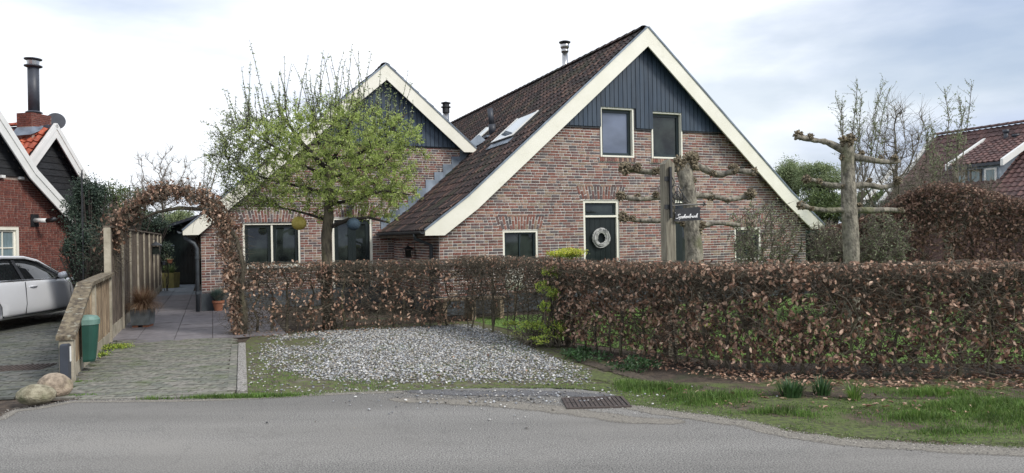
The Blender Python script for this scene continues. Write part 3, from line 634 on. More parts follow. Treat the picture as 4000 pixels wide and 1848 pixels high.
pieces('ridge_tile', 'ridge_tiles', rt, np.tile([.13, .18, .09], (50, 1)), np.tile(np.eye(3), (50, 1, 1)), m_tile, house, house, unit=HALFU)
rt = [(.20, VY+.32+k*.345, 6.15) for k in range(36)]
pieces('ridge_tile', 'ridge_tiles', rt, np.tile([.12, .18, .085], (36, 1)), np.tile(np.eye(3), (36, 1, 1)), m_tile, house, house, unit=HALFU)
# purlin ends under the right verge
for x, z in ((8.0, 3.98), (9.05, 3.0), (6.9, 4.98)): MB().box(x-.09, x+.09, .05, WY, z-.05, z+.15).build('purlin_end', m_deck, house)
# gutter and downpipes
def gutter(parent, x, y0, y1, z, r=.065):
    mb = MB(); n = 8; vs = []
    for y in (y0, y1):
        for k in range(n+1): th = math.pi+math.pi*k/n; vs.append((x+r*math.cos(th), y, z+r*math.sin(th)))
        for k in range(n, -1, -1): th = math.pi+math.pi*k/n; vs.append((x+(r-.008)*math.cos(th), y, z+(r-.008)*math.sin(th)))
    m = 2*(n+1); mb.add(vs, [(k, (k+1) % m, (k+1) % m+m, k+m) for k in range(m)]+[tuple(range(m-1, -1, -1)), tuple(range(m, 2*m))])
    return mb.build('gutter', m_gutter, parent)
gutter(house, -.05, -.0, WW-.02, 1.80)
dp = MB(); dp.tube([(-.05, .62, 1.75), (-.05, .62, 1.64), (.30, .62, 1.50), (.30, .62, .0)], .042, 10).build('downpipe', m_gutter, house, True)
gutter(house, -4.72, VY+.05, 16, 1.92)
dp = MB().tube([(-4.62, WW-.12, 1.88), (-4.62, WW-.12, 1.76), (-4.43, WW-.12, 1.62), (-4.37, WW-.12, 1.5), (-4.37, WW-.12, .0)], .045, 12).build('downpipe', m_gutter, house, True)
for z in (.42, 1.25): MB().tube([(-4.37, WW-.12, z), (-4.37, WW-.12, z+.07)], .053, 12).build('pipe_collar', m_gutter, dp)
# stepped lead flashing where the big roof meets the wing wall
zmain = lambda x: float(np.interp(x, [p[0] for p in MP], [p[1] for p in MP]))
nst = 11
for i in range(nst):
    x0 = .04+i*.245; x1 = x0+.26; zb = zmain(x0)-.02; zt = zmain(x1)+.20
    MB().prism([(x0, zmain(x0)-.05), (x1, zmain(x1)-.05), (x1, zt), (x0, zt)], WW-.030-.003*(i % 2), WW-.008).build('lead_flashing', m_zinc, house)
MB().prism([(2.3, 3.95), (2.95, 4.3), (2.75, 4.45), (2.25, 4.05)], WW-.2, WW-.06).build('lead_saddle', m_zinc, house)
# windows and doors
u1 = window(house, 4.30, 5.20, 3.46, 4.62, WY, cas=.038, sash=.07, glass=m_blind, depth=.14); rowlock(u1, 4.26, 5.24, 3.455, WY)
u2 = window(house, 5.70, 6.58, 3.46, 4.58, WY, cas=.038, sash=.07, depth=.14); rowlock(u2, 5.66, 6.62, 3.455, WY)
window(house, 1.83, 2.67, .95, 1.78, WY, sash=.045, muntin=(2, 1))
window(house, 8.14, 8.97, .95, 1.76, WY, sash=.045, muntin=(2, 1))
def door(x0, x1, z1, y, transom=True, leafm=None, glazed=False):
    ya = y+.07; mb = MB(); mb.box(x0, x0+.055, ya-.05, ya+.08, 0, z1); mb.box(x1-.055, x1, ya-.05, ya+.08, 0, z1); mb.box(x0+.055, x1-.055, ya-.05, ya+.08, z1-.055, z1)
    zt = z1-.055
    if transom: mb.box(x0+.055, x1-.055, ya-.055, ya+.08, z1-.39, z1-.345); zt = z1-.39
    d = mb.build('door', m_cream, house)
    if transom:
        s = MB(); a, b, lo, hi = x0+.055, x1-.055, z1-.345, z1-.055
        s.box(a, b, ya, ya+.04, lo, lo+.045); s.box(a, b, ya, ya+.04, hi-.045, hi); s.box(a, a+.05, ya, ya+.04, lo+.045, hi-.045); s.box(b-.05, b, ya, ya+.04, lo+.045, hi-.045)
        s.build('transom_sash', m_sash, d); MB().box(a+.045, b-.045, ya+.02, ya+.03, lo+.04, hi-.04).build('transom_pane', m_glass, d)
    a, b = x0+.058, x1-.058
    if glazed:
        n = 2; w = (b-a)/n
        for i in range(n):
            s = MB(); p, q = a+i*w+.002, a+(i+1)*w-.002
            s.box(p, p+.10, ya, ya+.045, .03, zt); s.box(q-.10, q, ya, ya+.045, .03, zt); s.box(p+.10, q-.10, ya, ya+.045, zt-.11, zt); s.box(p+.10, q-.10, ya, ya+.045, .03, .5)
            s.build('door_leaf', m_black, d); MB().box(p+.095, q-.095, ya+.02, ya+.03, .49, zt-.105).build('pane', m_glass, d)
    else:
        n = 6; w = (b-a)/n
        for i in range(n): MB().box(a+i*w+.003, a+(i+1)*w-.003, ya, ya+.04, .03, zt-.003).build('door_plank', m_black, d)
    MB().box(x0+.02, x1-.02, ya+.081, ya+.10, 0, z1).build('backing', m_darkmetal, d)
    return d
door(3.83, 4.77, 2.45, WY); door(6.02, 6.98, 2.45, WY, glazed=True)
d3 = door(-1.21, -.19, 2.21, WW, transom=False, glazed=True)
w3 = window(house, -3.34, -2.0, 1.02, 2.09, WW, cols=2, sash=.075, sashmat=m_black)
MB().box(-3.38, -1.96, WW-.04, WW+.05, .98, 1.015).build('sill', m_white, w3)
MB().box(-3.36, -1.98, WW-.012, WW+.02, 2.092, 2.108).build('lintel_strip', m_darkmetal, w3)
# skylights, vent and flues
def on_slope(px, py):     # point of the photo on the plane of the upper left slope -> (x, y) in house coordinates
    lo, hi = 0., 17.
    for _ in range(40):
        m = (lo+hi)/2; x, z = HP(px, py, m)
        if z > zmain(x) and x < 5.48 or x < 0: lo, hi = (m, hi)
        else: lo, hi = lo, m
        if x >= 5.48: pass
    return HP(px, py, lo)[0], lo
def skylight(x0, x1, y0, y1, name='skylight', glassm=None):
    a = math.atan2(4.0, 4.53); sl = np.array([math.cos(a), 0, math.sin(a)]); nz = np.array([-math.sin(a), 0, math.cos(a)])
    def P(x, y, h): b = np.array([x, y, zmain(x)]); return tuple(b+nz*h)
    def slab(xa, xb, ya, yb, h0, h1, nm, m, par):
        vs = [P(xa, ya, h0), P(xb, ya, h0), P(xb, yb, h0), P(xa, yb, h0), P(xa, ya, h1), P(xb, ya, h1), P(xb, yb, h1), P(xa, yb, h1)]
        return MB().add(vs, [(0,3,2,1),(4,5,6,7),(0,1,5,4),(1,2,6,5),(2,3,7,6),(3,0,4,7)]).build(nm, m, par)
    f = slab(x0, x1, y0, y1, 0, .085, name, m_darkmetal, house)
    slab(x0+.05, x1-.05, y0+.07, y1-.07, .086, .10, 'pane', glassm or m_skyglass, f)
    for ya, yb in ((y0+.02, y0+.06), (y1-.06, y1-.02)): slab(x0+.03, x1-.03, ya, yb, .086, .115, 'skylight_rail', m_white, f)
    slab(x0-.16, x0, y0-.05, y1+.05, .045, .06, 'skylight_apron', m_zinc, f)
    slab(x0-.005, x0+.045, y0+.02, y1-.02, .1, .118, 'skylight_bar', m_white, f)
m_skyglass = mat('skylight_glass', (.30,.38,.44), (.22,.28,.33), scale=1.2, rough=.03, spec=1., metal=.6)
pts = [on_slope(1400+x*.672, 250+y*.672) for x, y in ((790, 472), (905, 437), (1062, 281), (925, 348))]
(lambda *a:None)('skylight pts', pts)
pts2 = [on_slope(1400+x*.672, 250+y*.672) for x, y in ((710, 425), (745, 415), (808, 360), (770, 375))]
(lambda *a:None)('skylight2', pts2)
skylight(2.60, 3.36, 1.38, 2.72); skylight(3.08, 3.60, 4.95, 5.60)
vp = MB().tube([(3.22, 4.35, 4.50), (3.20, 4.35, 4.78)], .10, 12).build('vent_pipe', m_flue, house, True)
MB().tube([(3.20, 4.35, 4.76), (3.16, 4.37, 5.22)], .078, 12).build('pipe_sleeve', m_flue, vp, True)
MB().box(2.98, 3.3, 4.2, 4.5, 4.40, 4.46).build('lead_collar', m_zinc, vp)
def flue(x, y, z0, z1, r, cap, parent=house, mt=None, mcap=None):
    f = MB().lathe([(r, z0), (r, z1-.30)], (x, y, 0), 16).build('flue', mt or m_steel, parent, True)
    if cap == 'a':
        MB().lathe([(r*1.25, z1-.34), (r*1.35, z1-.30), (r*1.25, z1-.26)], (x, y, 0)).build('flue_ring', m_steel, f, True)
        MB().lathe([(r*1.0, z1-.26), (r*1.6, z1-.19), (r*1.6, z1-.10), (r*1.1, z1-.08)], (x, y, 0)).build('flue_cowl', m_steel, f, True)
        MB().lathe([(r*2.0, z1-.055), (r*2.1, z1-.03), (r*1.2, z1), (.01, z1+.015)], (x, y, 0)).build('flue_cap', m_darkmetal, f)
        MB().lathe([(r*1.05, z1-.09), (r*1.05, z1-.05)], (x, y, 0)).build('flue_neck', m_darkmetal, f)
    else:
        MB().lathe([(r*1.15, z1-.31), (r*1.15, z1-.17), (r*1.6, z1-.165), (r*1.6, z1-.145), (r*1.1, z1-.14), (r*1.1, z1-.06)], (x, y, 0)).build('flue_cowl', m_darkmetal, f)
        MB().lathe([(r*1.55, z1-.055), (r*1.6, z1-.035), (.02, z1)], (x, y, 0)).build('flue_cap', m_darkmetal, f)
    return f
flue(5.85, 5.0, 6.0, 7.50, .085, 'a'); flue(2.0, 4.75, 4.2, 5.42, .085, 'b')
# things on the farmhouse
wr = thing('door_wreath', 'round whitewashed wicker wreath hanging on the dark front door', 'wreath', (0, 0, 0))
ca_, sa_ = math.cos(ANG), math.sin(ANG)
def HW(x, y, z): return Vector((OX[0]+x*ca_-y*sa_, OX[1]+x*sa_+y*ca_, z))
wr.location = HW(4.30, WY+.03, 1.58); wr.rotation_euler = (0, 0, ANG)
r_ = random.Random(5); mb = MB()
for k in range(34):
    R0 = r_.uniform(.12, .235); ph = r_.uniform(0, 6.28); el = r_.uniform(.9, 1.1); off = r_.uniform(-.02, .02); arc = r_.uniform(3, 6); pts = []
    for q in range(15):
        t = ph+arc*q/14; rr = R0+.014*math.sin(3*t+k); pts.append((rr*math.cos(t)*el+.01*math.sin(k), off-.02+.02*math.sin(2*t+k), rr*math.sin(t)))
    mb.tube(pts, r_.uniform(.005, .009), 4, False)
mb.build('wicker_ring', m_wreath, wr)
def lantern(name, label, cat, loc, rz, h=.30):
    t = thing(name, label, cat, loc, rz); f = MB(); w, w2 = h*.22, h*.34
    for a, b in ((-1, -1), (1, -1), (1, 1), (-1, 1)): f.tube([(a*w, b*w, 0), (a*w2, b*w2, h*.66)], h*.025, 4)
    for k in range(4):
        c = [(-1, -1), (1, -1), (1, 1), (-1, 1)]; p, q = c[k], c[(k+1) % 4]
        f.tube([(p[0]*w, p[1]*w, 0), (q[0]*w, q[1]*w, 0)], h*.03, 4); f.tube([(p[0]*w2, p[1]*w2, h*.66), (q[0]*w2, q[1]*w2, h*.66)], h*.03, 4)
    f.build('lantern_frame', m_darkmetal, t)
    MB().add([(-w2*1.15, -w2*1.15, h*.66), (w2*1.15, -w2*1.15, h*.66), (w2*1.15, w2*1.15, h*.66), (-w2*1.15, w2*1.15, h*.66), (0, 0, h*.95)], [(0,1,4),(1,2,4),(2,3,4),(3,0,4),(3,2,1,0)]).build('lantern_roof', m_darkmetal, t)
    MB().box(-w*.9, w*.9, -w*.9, w*.9, h*.05, h*.6).build('lantern_glass', m_glass, t)
    MB().tube([(0, 0, h*.95), (0, 0, h*1.1), (0, w2*1.6, h*1.1), (0, w2*1.6, h*.3)], h*.03, 6).build('wall_arm', m_darkmetal, t)
    return t
lantern('wall_lantern', 'black iron lantern on the brick side wall under the long gutter', 'lantern', HW(.20, 2.2, 1.20), ANG-math.pi/2, .30)
lantern('door_lamp', 'pale grey outdoor lamp above the glazed door behind the tree', 'lamp', HW(-.78, WW-.16, 2.30), ANG, .26)

# ================================================================ shed at the end of the path
sh = thing('garden_shed', 'small dark timber shed with a grey pitched roof at the end of the slab path', 'shed', (*G(640, 1112), 0), math.radians(4))
SX = sh.location; aS = AT(712, 880, SX[1]); 
zl, za_ = AT(633, 905, SX[1])[2], AT(800, 850, SX[1])[2]
MB().box(-.35, 3.0, .05, 3.0, 0, zl-.05).build('wall', m_black, sh)
MB().prism([(-.35, zl-.05), (3.0, zl-.05), (1.45, za_-.12)], .05, 3.0).build('gable', m_black, sh)
n = 9
for i in range(n): MB().box(-.02+i*.16, .135+i*.16, .0, .045, .03, 1.72).build('door_plank', m_black, sh)
for z in (.38, 1.52): MB().box(-.0, .42, -.015, -.001, z, z+.035).build('strap_hinge', m_zinc, sh)
MB().tube([(1.32, -.03, 1.05), (1.32, -.03, 1.13)], .02, 6).build('handle', m_zinc, sh)
MB().prism([(-.62, zl-.16), (1.45, za_), (1.45, za_+.10), (-.68, zl-.05)], -.35, 3.2).build('roof', m_flue, sh)
MB().prism([(1.451, za_), (3.5, zl-.16), (3.55, zl-.05), (1.451, za_+.10)], -.35, 3.2).build('roof', m_flue, sh)

# ================================================================ the neighbour's house
AN = math.atan2(.984, .18); ON = (-13.3, 18.8); NPn = plane(ON, AN)
nb = thing('neighbour_house', 'red brick house with black boarded gables, white bargeboards and orange tiles left of the fence', 'house', (ON[0], ON[1], 0), AN)
NP1 = [(-4.2, 5.1), (-3.2, 6.3+.6), (-.42, 4.99-.7+.7), (.69, 3.66), (2.55, 2.06)]
NP1 = [(-6.5, 2.6), (-2.6, 7.75), (.69, 3.66), (2.55, 2.06)]
ntop = [(x, z-.16) for x, z in NP1]
nops = [(-1.3, .41, 1.05, 2.13)]
wl = MB(); wall_strips(wl, -6.3, 2.32, ntop, nops, 0, .25); wl.box(2.07, 2.32, .25, 9, 0, 1.95); nw = wl.build('wall', m_mortar2, nb)
rows = brick_rows(-3.2, 2.32, ntop, nops, .1, 3.40, seed=21, arches=[(-1.3, .47, 2.16, .20, .0)], length=.215, height=.052)
place_bricks(rows, nw, nb, ((0, 0, 0), (1, 0, 0), (0, -1, 0)), m_brickred, lambda A: A[:, 1] > 1.0, 300)
window(nb, -1.3, .41, 1.05, 2.13, 0, recess=.03, cas=.07, sash=.05, cols=2, muntin=(2, 2), casmat=m_cream, sashmat=m_cream, glass=m_curtain)
def planks(x0, x1, top, zb, y, w, name='gable_plank'):
    """horizontal overlapping planks filling the gable above zb"""
    xs = np.linspace(x0, x1, 300); zt = np.interp(xs, [p[0] for p in top], [p[1] for p in top]); k = 0; z = zb
    while True:
        o = xs[zt > z+w*.4]
        if len(o) < 3: break
        a, b = o.min(), o.max()
        MB().add([(a, y-.03, z-.015), (b, y-.03, z-.015), (b, y-.008, z+w), (a, y-.008, z+w), (a, y, z-.015), (b, y, z-.015), (b, y, z+w), (a, y, z+w)],
                 [(0,1,2,3), (4,7,6,5), (0,4,5,1), (3,2,6,7), (0,3,7,4), (1,5,6,2)]).build(name, m_plank, nb); z += w; k += 1
planks(-3.9, 1.6, [(x, z-.20) for x, z in NP1], 3.50, -.02, .205)
for x in (-.95, -.10, .48): MB().box(x-.06, x+.06, -.10, -.0, 3.42, 3.49).build('beam_end', m_white, nb)
deck(nb, NP1, -.305, 9, .09, m_flue, .02)
barge(nb, NP1, -.35, -.31, .30, m_white, trim=m_white)
b2 = [(p[0], p[1]+.0) for p in NP1]
for i in (1, 2):   # raised outer moulding of the bargeboard
    a, b = NP1[i], NP1[i+1]; dx, dz = b[0]-a[0], b[1]-a[1]; L = math.hypot(dx, dz); nx, nz = dz/L, -dx/L
    MB().prism([(a[0]-nx*.0, a[1]-nz*.0), (a[0]+nx*.11, a[1]+nz*.11), (b[0]+nx*.11, b[1]+nz*.11), (b[0], b[1])], -.375, -.351).build('verge_moulding', m_white, nb)
tiles(nb, nb, [NP1[3], NP1[2], NP1[1]], -.3, 8.8, m_tileor, w=.21, ex=.30, limit=0, th=.024, name='front_roof_tile')
MB().tube([(2.36, -.08, 0), (2.36, -.08, 2.0)], .04, 8).build('downpipe', m_darkmetal, nb, True)
# back gable
BP = [(1.7, 2.6), (4.08, 5.56), (5.95, 3.18), (7.1, 1.9)]
BP[0] = (1.6, 2.5)
btop = [(x, z-.16) for x, z in BP]
wl = MB(); wall_strips(wl, 1.75, 6.9, btop, [], 2.5, 2.7); bw = wl.build('wall', m_mortar2, nb)
rows = brick_rows(2.5, 6.9, btop, [], 1.0, 2.42, seed=22, length=.215)
place_bricks(rows, bw, nb, ((0, 2.5, 0), (1, 0, 0), (0, -1, 0)), m_brickred, None, 0)
planks(2.2, 6.4, [(x, z-.20) for x, z in BP], 2.45, 2.48, .21)
deck(nb, BP, 2.20, 11, .09, m_flue, .02)
barge(nb, BP, 2.15, 2.19, .28, m_white, trim=m_white)
for i in (0, 1):
    a, b = BP[i], BP[i+1]; dx, dz = b[0]-a[0], b[1]-a[1]; L = math.hypot(dx, dz); nx, nz = dz/L, -dx/L
    MB().prism([(a[0], a[1]), (a[0]+nx*.10, a[1]+nz*.10), (b[0]+nx*.10, b[1]+nz*.10), (b[0], b[1])], 2.125, 2.149).build('verge_moulding', m_white, nb)
tiles(nb, nb, BP[:2], 2.22, 6.5, m_tileor, w=.235, ex=.31, limit=200, th=.045, lift=.045, name='orange_roof_tile')
tiles(nb, nb, [BP[3], BP[2], BP[1]], 2.22, 6.5, m_tileor, w=.235, ex=.31, limit=0, name='far_roof_tile')
rt = [(4.08, 3.4+k*.36, 5.58) for k in range(12)]
pieces('ridge_tile', 'ridge_tiles', rt, np.tile([.13, .185, .09], (12, 1)), np.tile(np.eye(3), (12, 1, 1)), m_tileor, nb, nb, unit=HALFU)
ch = MB().box(3.62, 4.38, 2.62, 3.18, 5.0, 5.86).build('chimney', m_mortar2, nb)
def brick_box(x0, x1, y0, y1, z0, z1, par):
    k = 0; z = z0
    while z < z1-.03:
        L = .21; st = (k % 2)*.1
        for (ax, fix, a0, a1) in (('x', y0, x0, x1), ('x', y1, x0, x1), ('y', x0, y0, y1), ('y', x1, y0, y1)):
            p = a0
            q = a0+(L/2 if k % 2 else L)
            while p < a1-.02:
                q = min(q, a1)
                if q-p > .03:
                    if ax == 'x': MB().box(p+.004, q-.004, fix-.008, fix+.008, z+.005, z+.055).build('brick', m_brickred, par)
                    else: MB().box(fix-.008, fix+.008, p+.004, q-.004, z+.005, z+.055).build('brick', m_brickred, par)
                p = q; q += L
        z += .0625; k += 1
brick_box(3.62, 4.38, 2.62, 3.18, 5.45, 5.86, ch)
MB().add([(3.50, 2.55, 5.16), (4.28, 2.55, 5.52), (4.28, 2.62, 5.60), (3.62, 2.62, 5.42), (3.40, 3.25, 5.12), (3.62, 3.18, 5.42)], [(0, 1, 2, 3), (0, 3, 5, 4)]).build('lead_apron', m_zinc, ch)
fl = MB().lathe([(.165, 5.86), (.165, 7.45)], (4.0, 2.9, 0), 18).build('flue', m_flue, nb, True)
MB().lathe([(.23, 5.93), (.25, 5.95), (.17, 6.0)], (4.0, 2.9, 0)).build('flue_collar', m_flue, fl)
MB().lathe([(.17, 7.40), (.26, 7.44), (.26, 7.47), (.17, 7.50)], (4.0, 2.9, 0)).build('flue_collar', m_flue, fl)
MB().lathe([(.17, 7.50), (.185, 7.62), (.17, 7.66)], (4.0, 2.9, 0)).build('flue_mesh', m_steel, fl)
MB().lathe([(.25, 7.66), (.26, 7.69), (.05, 7.74)], (4.0, 2.9, 0)).build('flue_cap', m_flue, fl)
dd_ = thing('satellite_dish', 'dark round satellite dish behind the brick chimney on the neighbour\'s roof', 'satellite dish', AT(218, 474, 24.4), 0)
dd_.rotation_euler = (math.radians(80), 0, math.radians(28))
MB().lathe([(.01, -.07), (.16, -.045), (.29, 0), (.295, .012), (.28, .012)], (0, 0, 0), 28).build('dish', m_flue, dd_, True)
MB().tube([(0, 0, -.05), (0, -.02, -.25), (0, -.6, -.3)], .025, 8).build('mast_arm', m_darkmetal, dd_)
fx, fz, _ = *NPn(133, 861, 0), 0
vt = thing('wall_vent', 'white flue pipe with a black tip sticking out of the neighbour\'s red brick wall', 'vent pipe', (0, 0, 0))
vt.location = Vector((ON[0]+fx*math.cos(AN), ON[1]+fx*math.sin(AN), fz)); vt.rotation_euler = (0, 0, AN)
MB().box(-.13, .13, -.03, .0, -.17, .17).build('wall_plate', m_darkmetal, vt)
MB().tube([(0, -.03, 0), (0, -.42, -.015)], .062, 12).build('pipe', m_white, vt, True)
MB().tube([(0, -.42, -.015), (0, -.60, .0), (0, -.66, .04)], [.064, .062, .045], 12).build('pipe_tip', m_darkmetal, vt, True)

# ================================================================ the house on the right
OR = (21.327, 36.0)
rh = thing('distant_house', 'house behind the beech arch with a dark red pantiled roof and a dormer', 'house', (OR[0], OR[1], 0), ANG)
RP = [(-4.35, 2.5), (-1.25, 5.02), (0, 6.31)]
RPr = [(0, 6.31), (4.3, 2.5)]
MB().box(-3.95, 3.95, -16, -.1, 0, 2.7).build('wall', m_brickfar, rh)
deck(rh, RP, -16, -.03, .1, m_flue, .03); deck(rh, RPr, -16, -.03, .1, m_flue, .03)
rh2 = MB(); 
for a, b in zip(RP[:-1], RP[1:]): rh2.prism([(a[0]-.05, a[1]-.12), (b[0]-.05, b[1]-.12), (b[0]-.05, b[1]+.10), (a[0]-.05, a[1]+.10)], -.0, .16)
rh2.build('bargeboard', m_white, rh)
rh3 = MB()
for a, b in zip(RP[:1], RP[1:2]): rh3.prism([(a[0]-.35, a[1]-.35), (b[0]-.35, b[1]-.35), (b[0]-.35, b[1]-.12), (a[0]-.35, a[1]-.12)], 1.0, 1.14)
rh3.build('rear_bargeboard', m_white, rh)
tiles(rh, rh, RP, -15.8, -.03, m_tilefar, w=.27, ex=.32, limit=300, th=.03)
rt = [(0, -.2-k*.40, 6.36) for k in range(38)]
pieces('ridge_tile', 'ridge_tiles', rt, np.tile([.15, .21, .10], (38, 1)), np.tile(np.eye(3), (38, 1, 1)), m_tilefar, rh, rh, unit=HALFU)
def TP(px, py, t):
    d = ray(px, py); A = np.array([[d[0]*ca_+d[1]*sa_]]); k = (t+OR[0]*ca_+OR[1]*sa_)/(d[0]*ca_+d[1]*sa_)
    X, Y = k*d[0]-OR[0], k*d[1]-OR[1]; return -X*sa_+Y*ca_, EYE+k*d[2]
tf = -2.9; da, za = TP(3701, 646, tf-.25); db, zb_ = TP(3907, 632, tf-.25); zr = 5.5; 
dz0 = (za+zb_)/2; (lambda *a:None)('dormer', da, za, db, zb_)
dm = MB().prism([(tf, 3.3), (-1.0, 3.3), (-1.0, 5.2), (tf, dz0-.1)], db+.2, da-.2).build('dormer', m_zinc, rh)
pr = [(tf-.25, dz0), (-.55, 5.72)]
MB().prism([(pr[0][0], pr[0][1]-.14), (pr[1][0], pr[1][1]-.14), (pr[1][0], pr[1][1]-.02), (pr[0][0], pr[0][1]-.02)], db, da).build('dormer_roof', m_flue, dm)
for y0, y1 in ((db-.12, db), (da, da+.12)): MB().prism([(pr[0][0], pr[0][1]-.20), (pr[1][0], pr[1][1]-.20), (pr[1][0], pr[1][1]+.08), (pr[0][0], pr[0][1]+.08)], y0, y1).build('dormer_bargeboard', m_white, dm)
tiles(rh, rh, pr, db+.02, da-.02, m_tilefar, w=.24, ex=.28, limit=120, th=.03, name='dormer_tile')
span = (da-db-.4)
for i in range(3):
    y0 = db+.3+i*span/3; y1 = y0+span/3-.12
    f = MB(); 
    f.box(tf-.05, tf-.01, y0, y1, 3.55, 3.62); f.box(tf-.05, tf-.01, y0, y1, dz0-.32, dz0-.24); f.box(tf-.05, tf-.01, y0, y0+.08, 3.62, dz0-.32); f.box(tf-.05, tf-.01, y1-.08, y1, 3.62, dz0-.32)
    f.build('window_frame', m_white if i == 0 else m_deck, dm); MB().box(tf-.03, tf-.012, y0+.08, y1-.08, 3.62, dz0-.32).build('pane', m_curtain, dm)
def stub(px, py, h, r):
    x, y = -.7, 0
    d_, z_ = TP(px, py, -.7); MB().tube([(-.7, d_, z_-.2), (-.7, d_, z_+h)], r, 10).build('vent_pipe', m_flue, rh, True); MB().tube([(-.7, d_, z_+h*.7), (-.7, d_, z_+h)], r*1.4, 10).build('vent_cap', m_flue, rh, True)
stub(3930, 550, .5, .09); stub(3968, 555, .35, .11)

# ================================================================ fences
def fl(s): p = FL0+FD*s; return p
FA = math.atan2(FD[1], FD[0])
lf = thing('low_fence', 'low weathered board fence with a sloping lichened coping beside the driveway', 'fence', (FL0[0], FL0[1], 0), FA)
tf_ = thing('tall_fence', 'tall grey brown board fence with concrete posts along the slab path', 'fence', (*fl(3.84), 0), FA)
def post(parent, s, h, w=.06): return MB().cham(s-w, s+w, -w, w, -.05, h, .012).build('post', m_conc, parent)
PS = [.05, 1.95, 3.84]
hz = [(-.05, .53), (1.45, 1.09), (3.80, 1.13)]
topz = lambda s: float(np.interp(s, [p[0] for p in hz], [p[1] for p in hz]))
post(lf, PS[0], .52, .075); post(lf, PS[1], 1.08); 
for a, b in zip(PS[:-1], PS[1:]):
    MB().cham(a+.065, b-.065, -.022, .022, -.05, .17, .006).build('gravel_board', m_conc, lf)
    n = int((b-a-.14)/.098); w = (b-a-.14)/n
    for i in range(n):
        x0 = a+.07+i*w; o = .012 if i % 2 else -.012
        MB().prism([(x0-.004, .17), (x0+w+.004, .17), (x0+w+.004, topz(x0+w)-.02), (x0-.004, topz(x0)-.02)], o-.009, o+.009).build('board', m_fence, lf)
    MB().prism([(a+.07, topz(a+.07)-.13), (b-.07, topz(b-.07)-.13), (b-.07, topz(b-.07)-.07), (a+.07, topz(a+.07)-.07)], .022, .05).build('rail', m_fence, lf)
for (a, za1), (b, zb1) in zip(hz[:-1], hz[1:]):
    MB().prism([(a, za1-.015), (b, zb1-.015), (b, zb1+.035), (a, za1+.035)], -.10, .10).build('coping', m_coping, lf)
tp = [0, 1.9, 3.35, 5.0, 6.7, 8.4, 10.1, 11.8, 13.4]
for i, s in enumerate(tp): post(tf_, s, 1.93, .05)
tth = 1.92
for a, b in zip(tp[:-1], tp[1:]):
    MB().cham(a+.055, b-.055, -.02, .02, -.05, .24, .006).build('gravel_board', m_conc, tf_)
    n = max(2, int((b-a-.12)/.135)); w = (b-a-.12)/n
    for i in range(n):
        x0 = a+.06+i*w; o = .012 if i % 2 else -.012
        MB().box(x0-.004, x0+w+.004, o-.008, o+.008, .24, tth-.02).build('board', m_fence2, tf_)
    for z in (.5, 1.5): MB().box(a+.055, b-.055, .021, .045, z, z+.06).build('rail', m_fence2, tf_)
MB().box(-.05, 13.45, -.06, .06, 1.925, 1.955).build('coping', m_fence2, tf_)
# post with the number plate, letter box
pst = thing('number_post', 'short dark plastic post with a small white plate in front of the low fence', 'post', (*G(258, 1499), 0), FA-.25)
MB().cham(-.045, .045, -.045, .045, 0, .475, .015).build('post_body', m_flue, pst)
MB().box(.0, .032, -.0505, -.0455, .26, .44).build('number_plate', m_white, pst)
lb = thing('letter_box', 'green plastic letter box with a faded domed lid hanging on the low fence', 'letter box', (*fl(.78), .13), FA)
lb.location.x += .065*math.sin(FA)+0; lb.location.y -= .065*math.cos(FA)
W2, D2, HH = .125, .18, .50
mb = MB(); n = 14
def ring(w, d, z, n=14, flat_back=True):
    out = []
    for k in range(n):
        t = math.pi*k/(n-1); out.append((w*math.cos(t)*(1 if True else 0), -d*math.sin(t)**.55, z))
    return out
vs = []; lv = [(0, .62, .70), (.03, .72, .78), (.25, .88, .90), (.5, 1, 1)]
for z, a, b in lv: vs += ring(W2*a, D2*b, z)
fs = [(l*n+k, (l+1)*n+k, (l+1)*n+(k+1) % n, l*n+(k+1) % n) for l in range(3) for k in range(n)]
mb.add(vs, [f[::-1] for f in fs]+[tuple(range(n))]); mb.build('box_body', m_greenbox, lb, False)
mb = MB(); vs = []; lv = [(.48, 1.06, 1.05, 0), (.545, 1.08, 1.07, 0), (.585, .92, .85, 1), (.60, .45, .45, 1)]
for z, a, b, q in lv: vs += [(x, y*1+(-.01 if q else 0), zz) for x, y, zz in ring(W2*a, D2*b, z)]
fs = [(l*n+k, (l+1)*n+k, (l+1)*n+(k+1) % n, l*n+(k+1) % n) for l in range(3) for k in range(n)]
mb.add(vs, [f[::-1] for f in fs]+[tuple(range(3*n, 4*n)), tuple(range(n))[::-1]]); mb.build('lid', m_greenlid, lb)
lantern('fence_lantern', 'small black lantern on the end of the tall fence near the shed', 'lantern', (*(fl(13.6)+np.array([.22, -.2])), 1.30), FA, .42)

# boulders
def boulder(name, label, loc, size, rz, m, seed, tilt=0):
    import bmesh; from mathutils import noise
    bm = bmesh.new(); bmesh.ops.create_icosphere(bm, subdivisions=5, radius=1)
    for v in bm.verts:
        p = v.co.normalized(); sx = [abs(c)**1.18*(1 if c > 0 else -1) for c in p]; q = Vector(sx).lerp(p, .5)
        k = 1+.10*noise.noise(p*1.3+Vector((seed, 0, 0)))+.035*noise.noise(p*4+Vector((0, seed, 0)))+.012*noise.noise(p*12)
        v.co = Vector((q.x*size[0], q.y*size[1], q.z*size[2]))*k
    me = bpy.data.meshes.new(name); bm.to_mesh(me); bm.free(); me.materials.append(m)
    for p in me.polygons: p.use_smooth = True
    o = link(bpy.data.objects.new(name, me)); o.location = loc; o.rotation_euler = (0, tilt, rz); return tag(o, label, 'boulder')
g1, g2 = G(137, 1588), G(212, 1560)
boulder('boulder', 'greenish tan boulder nearest the road edge, in front of the pinkish one', (g1[0]-.07, g1[1]+.12, .095), (.19, .14, .108), .15, m_stone, 1.3, .05)
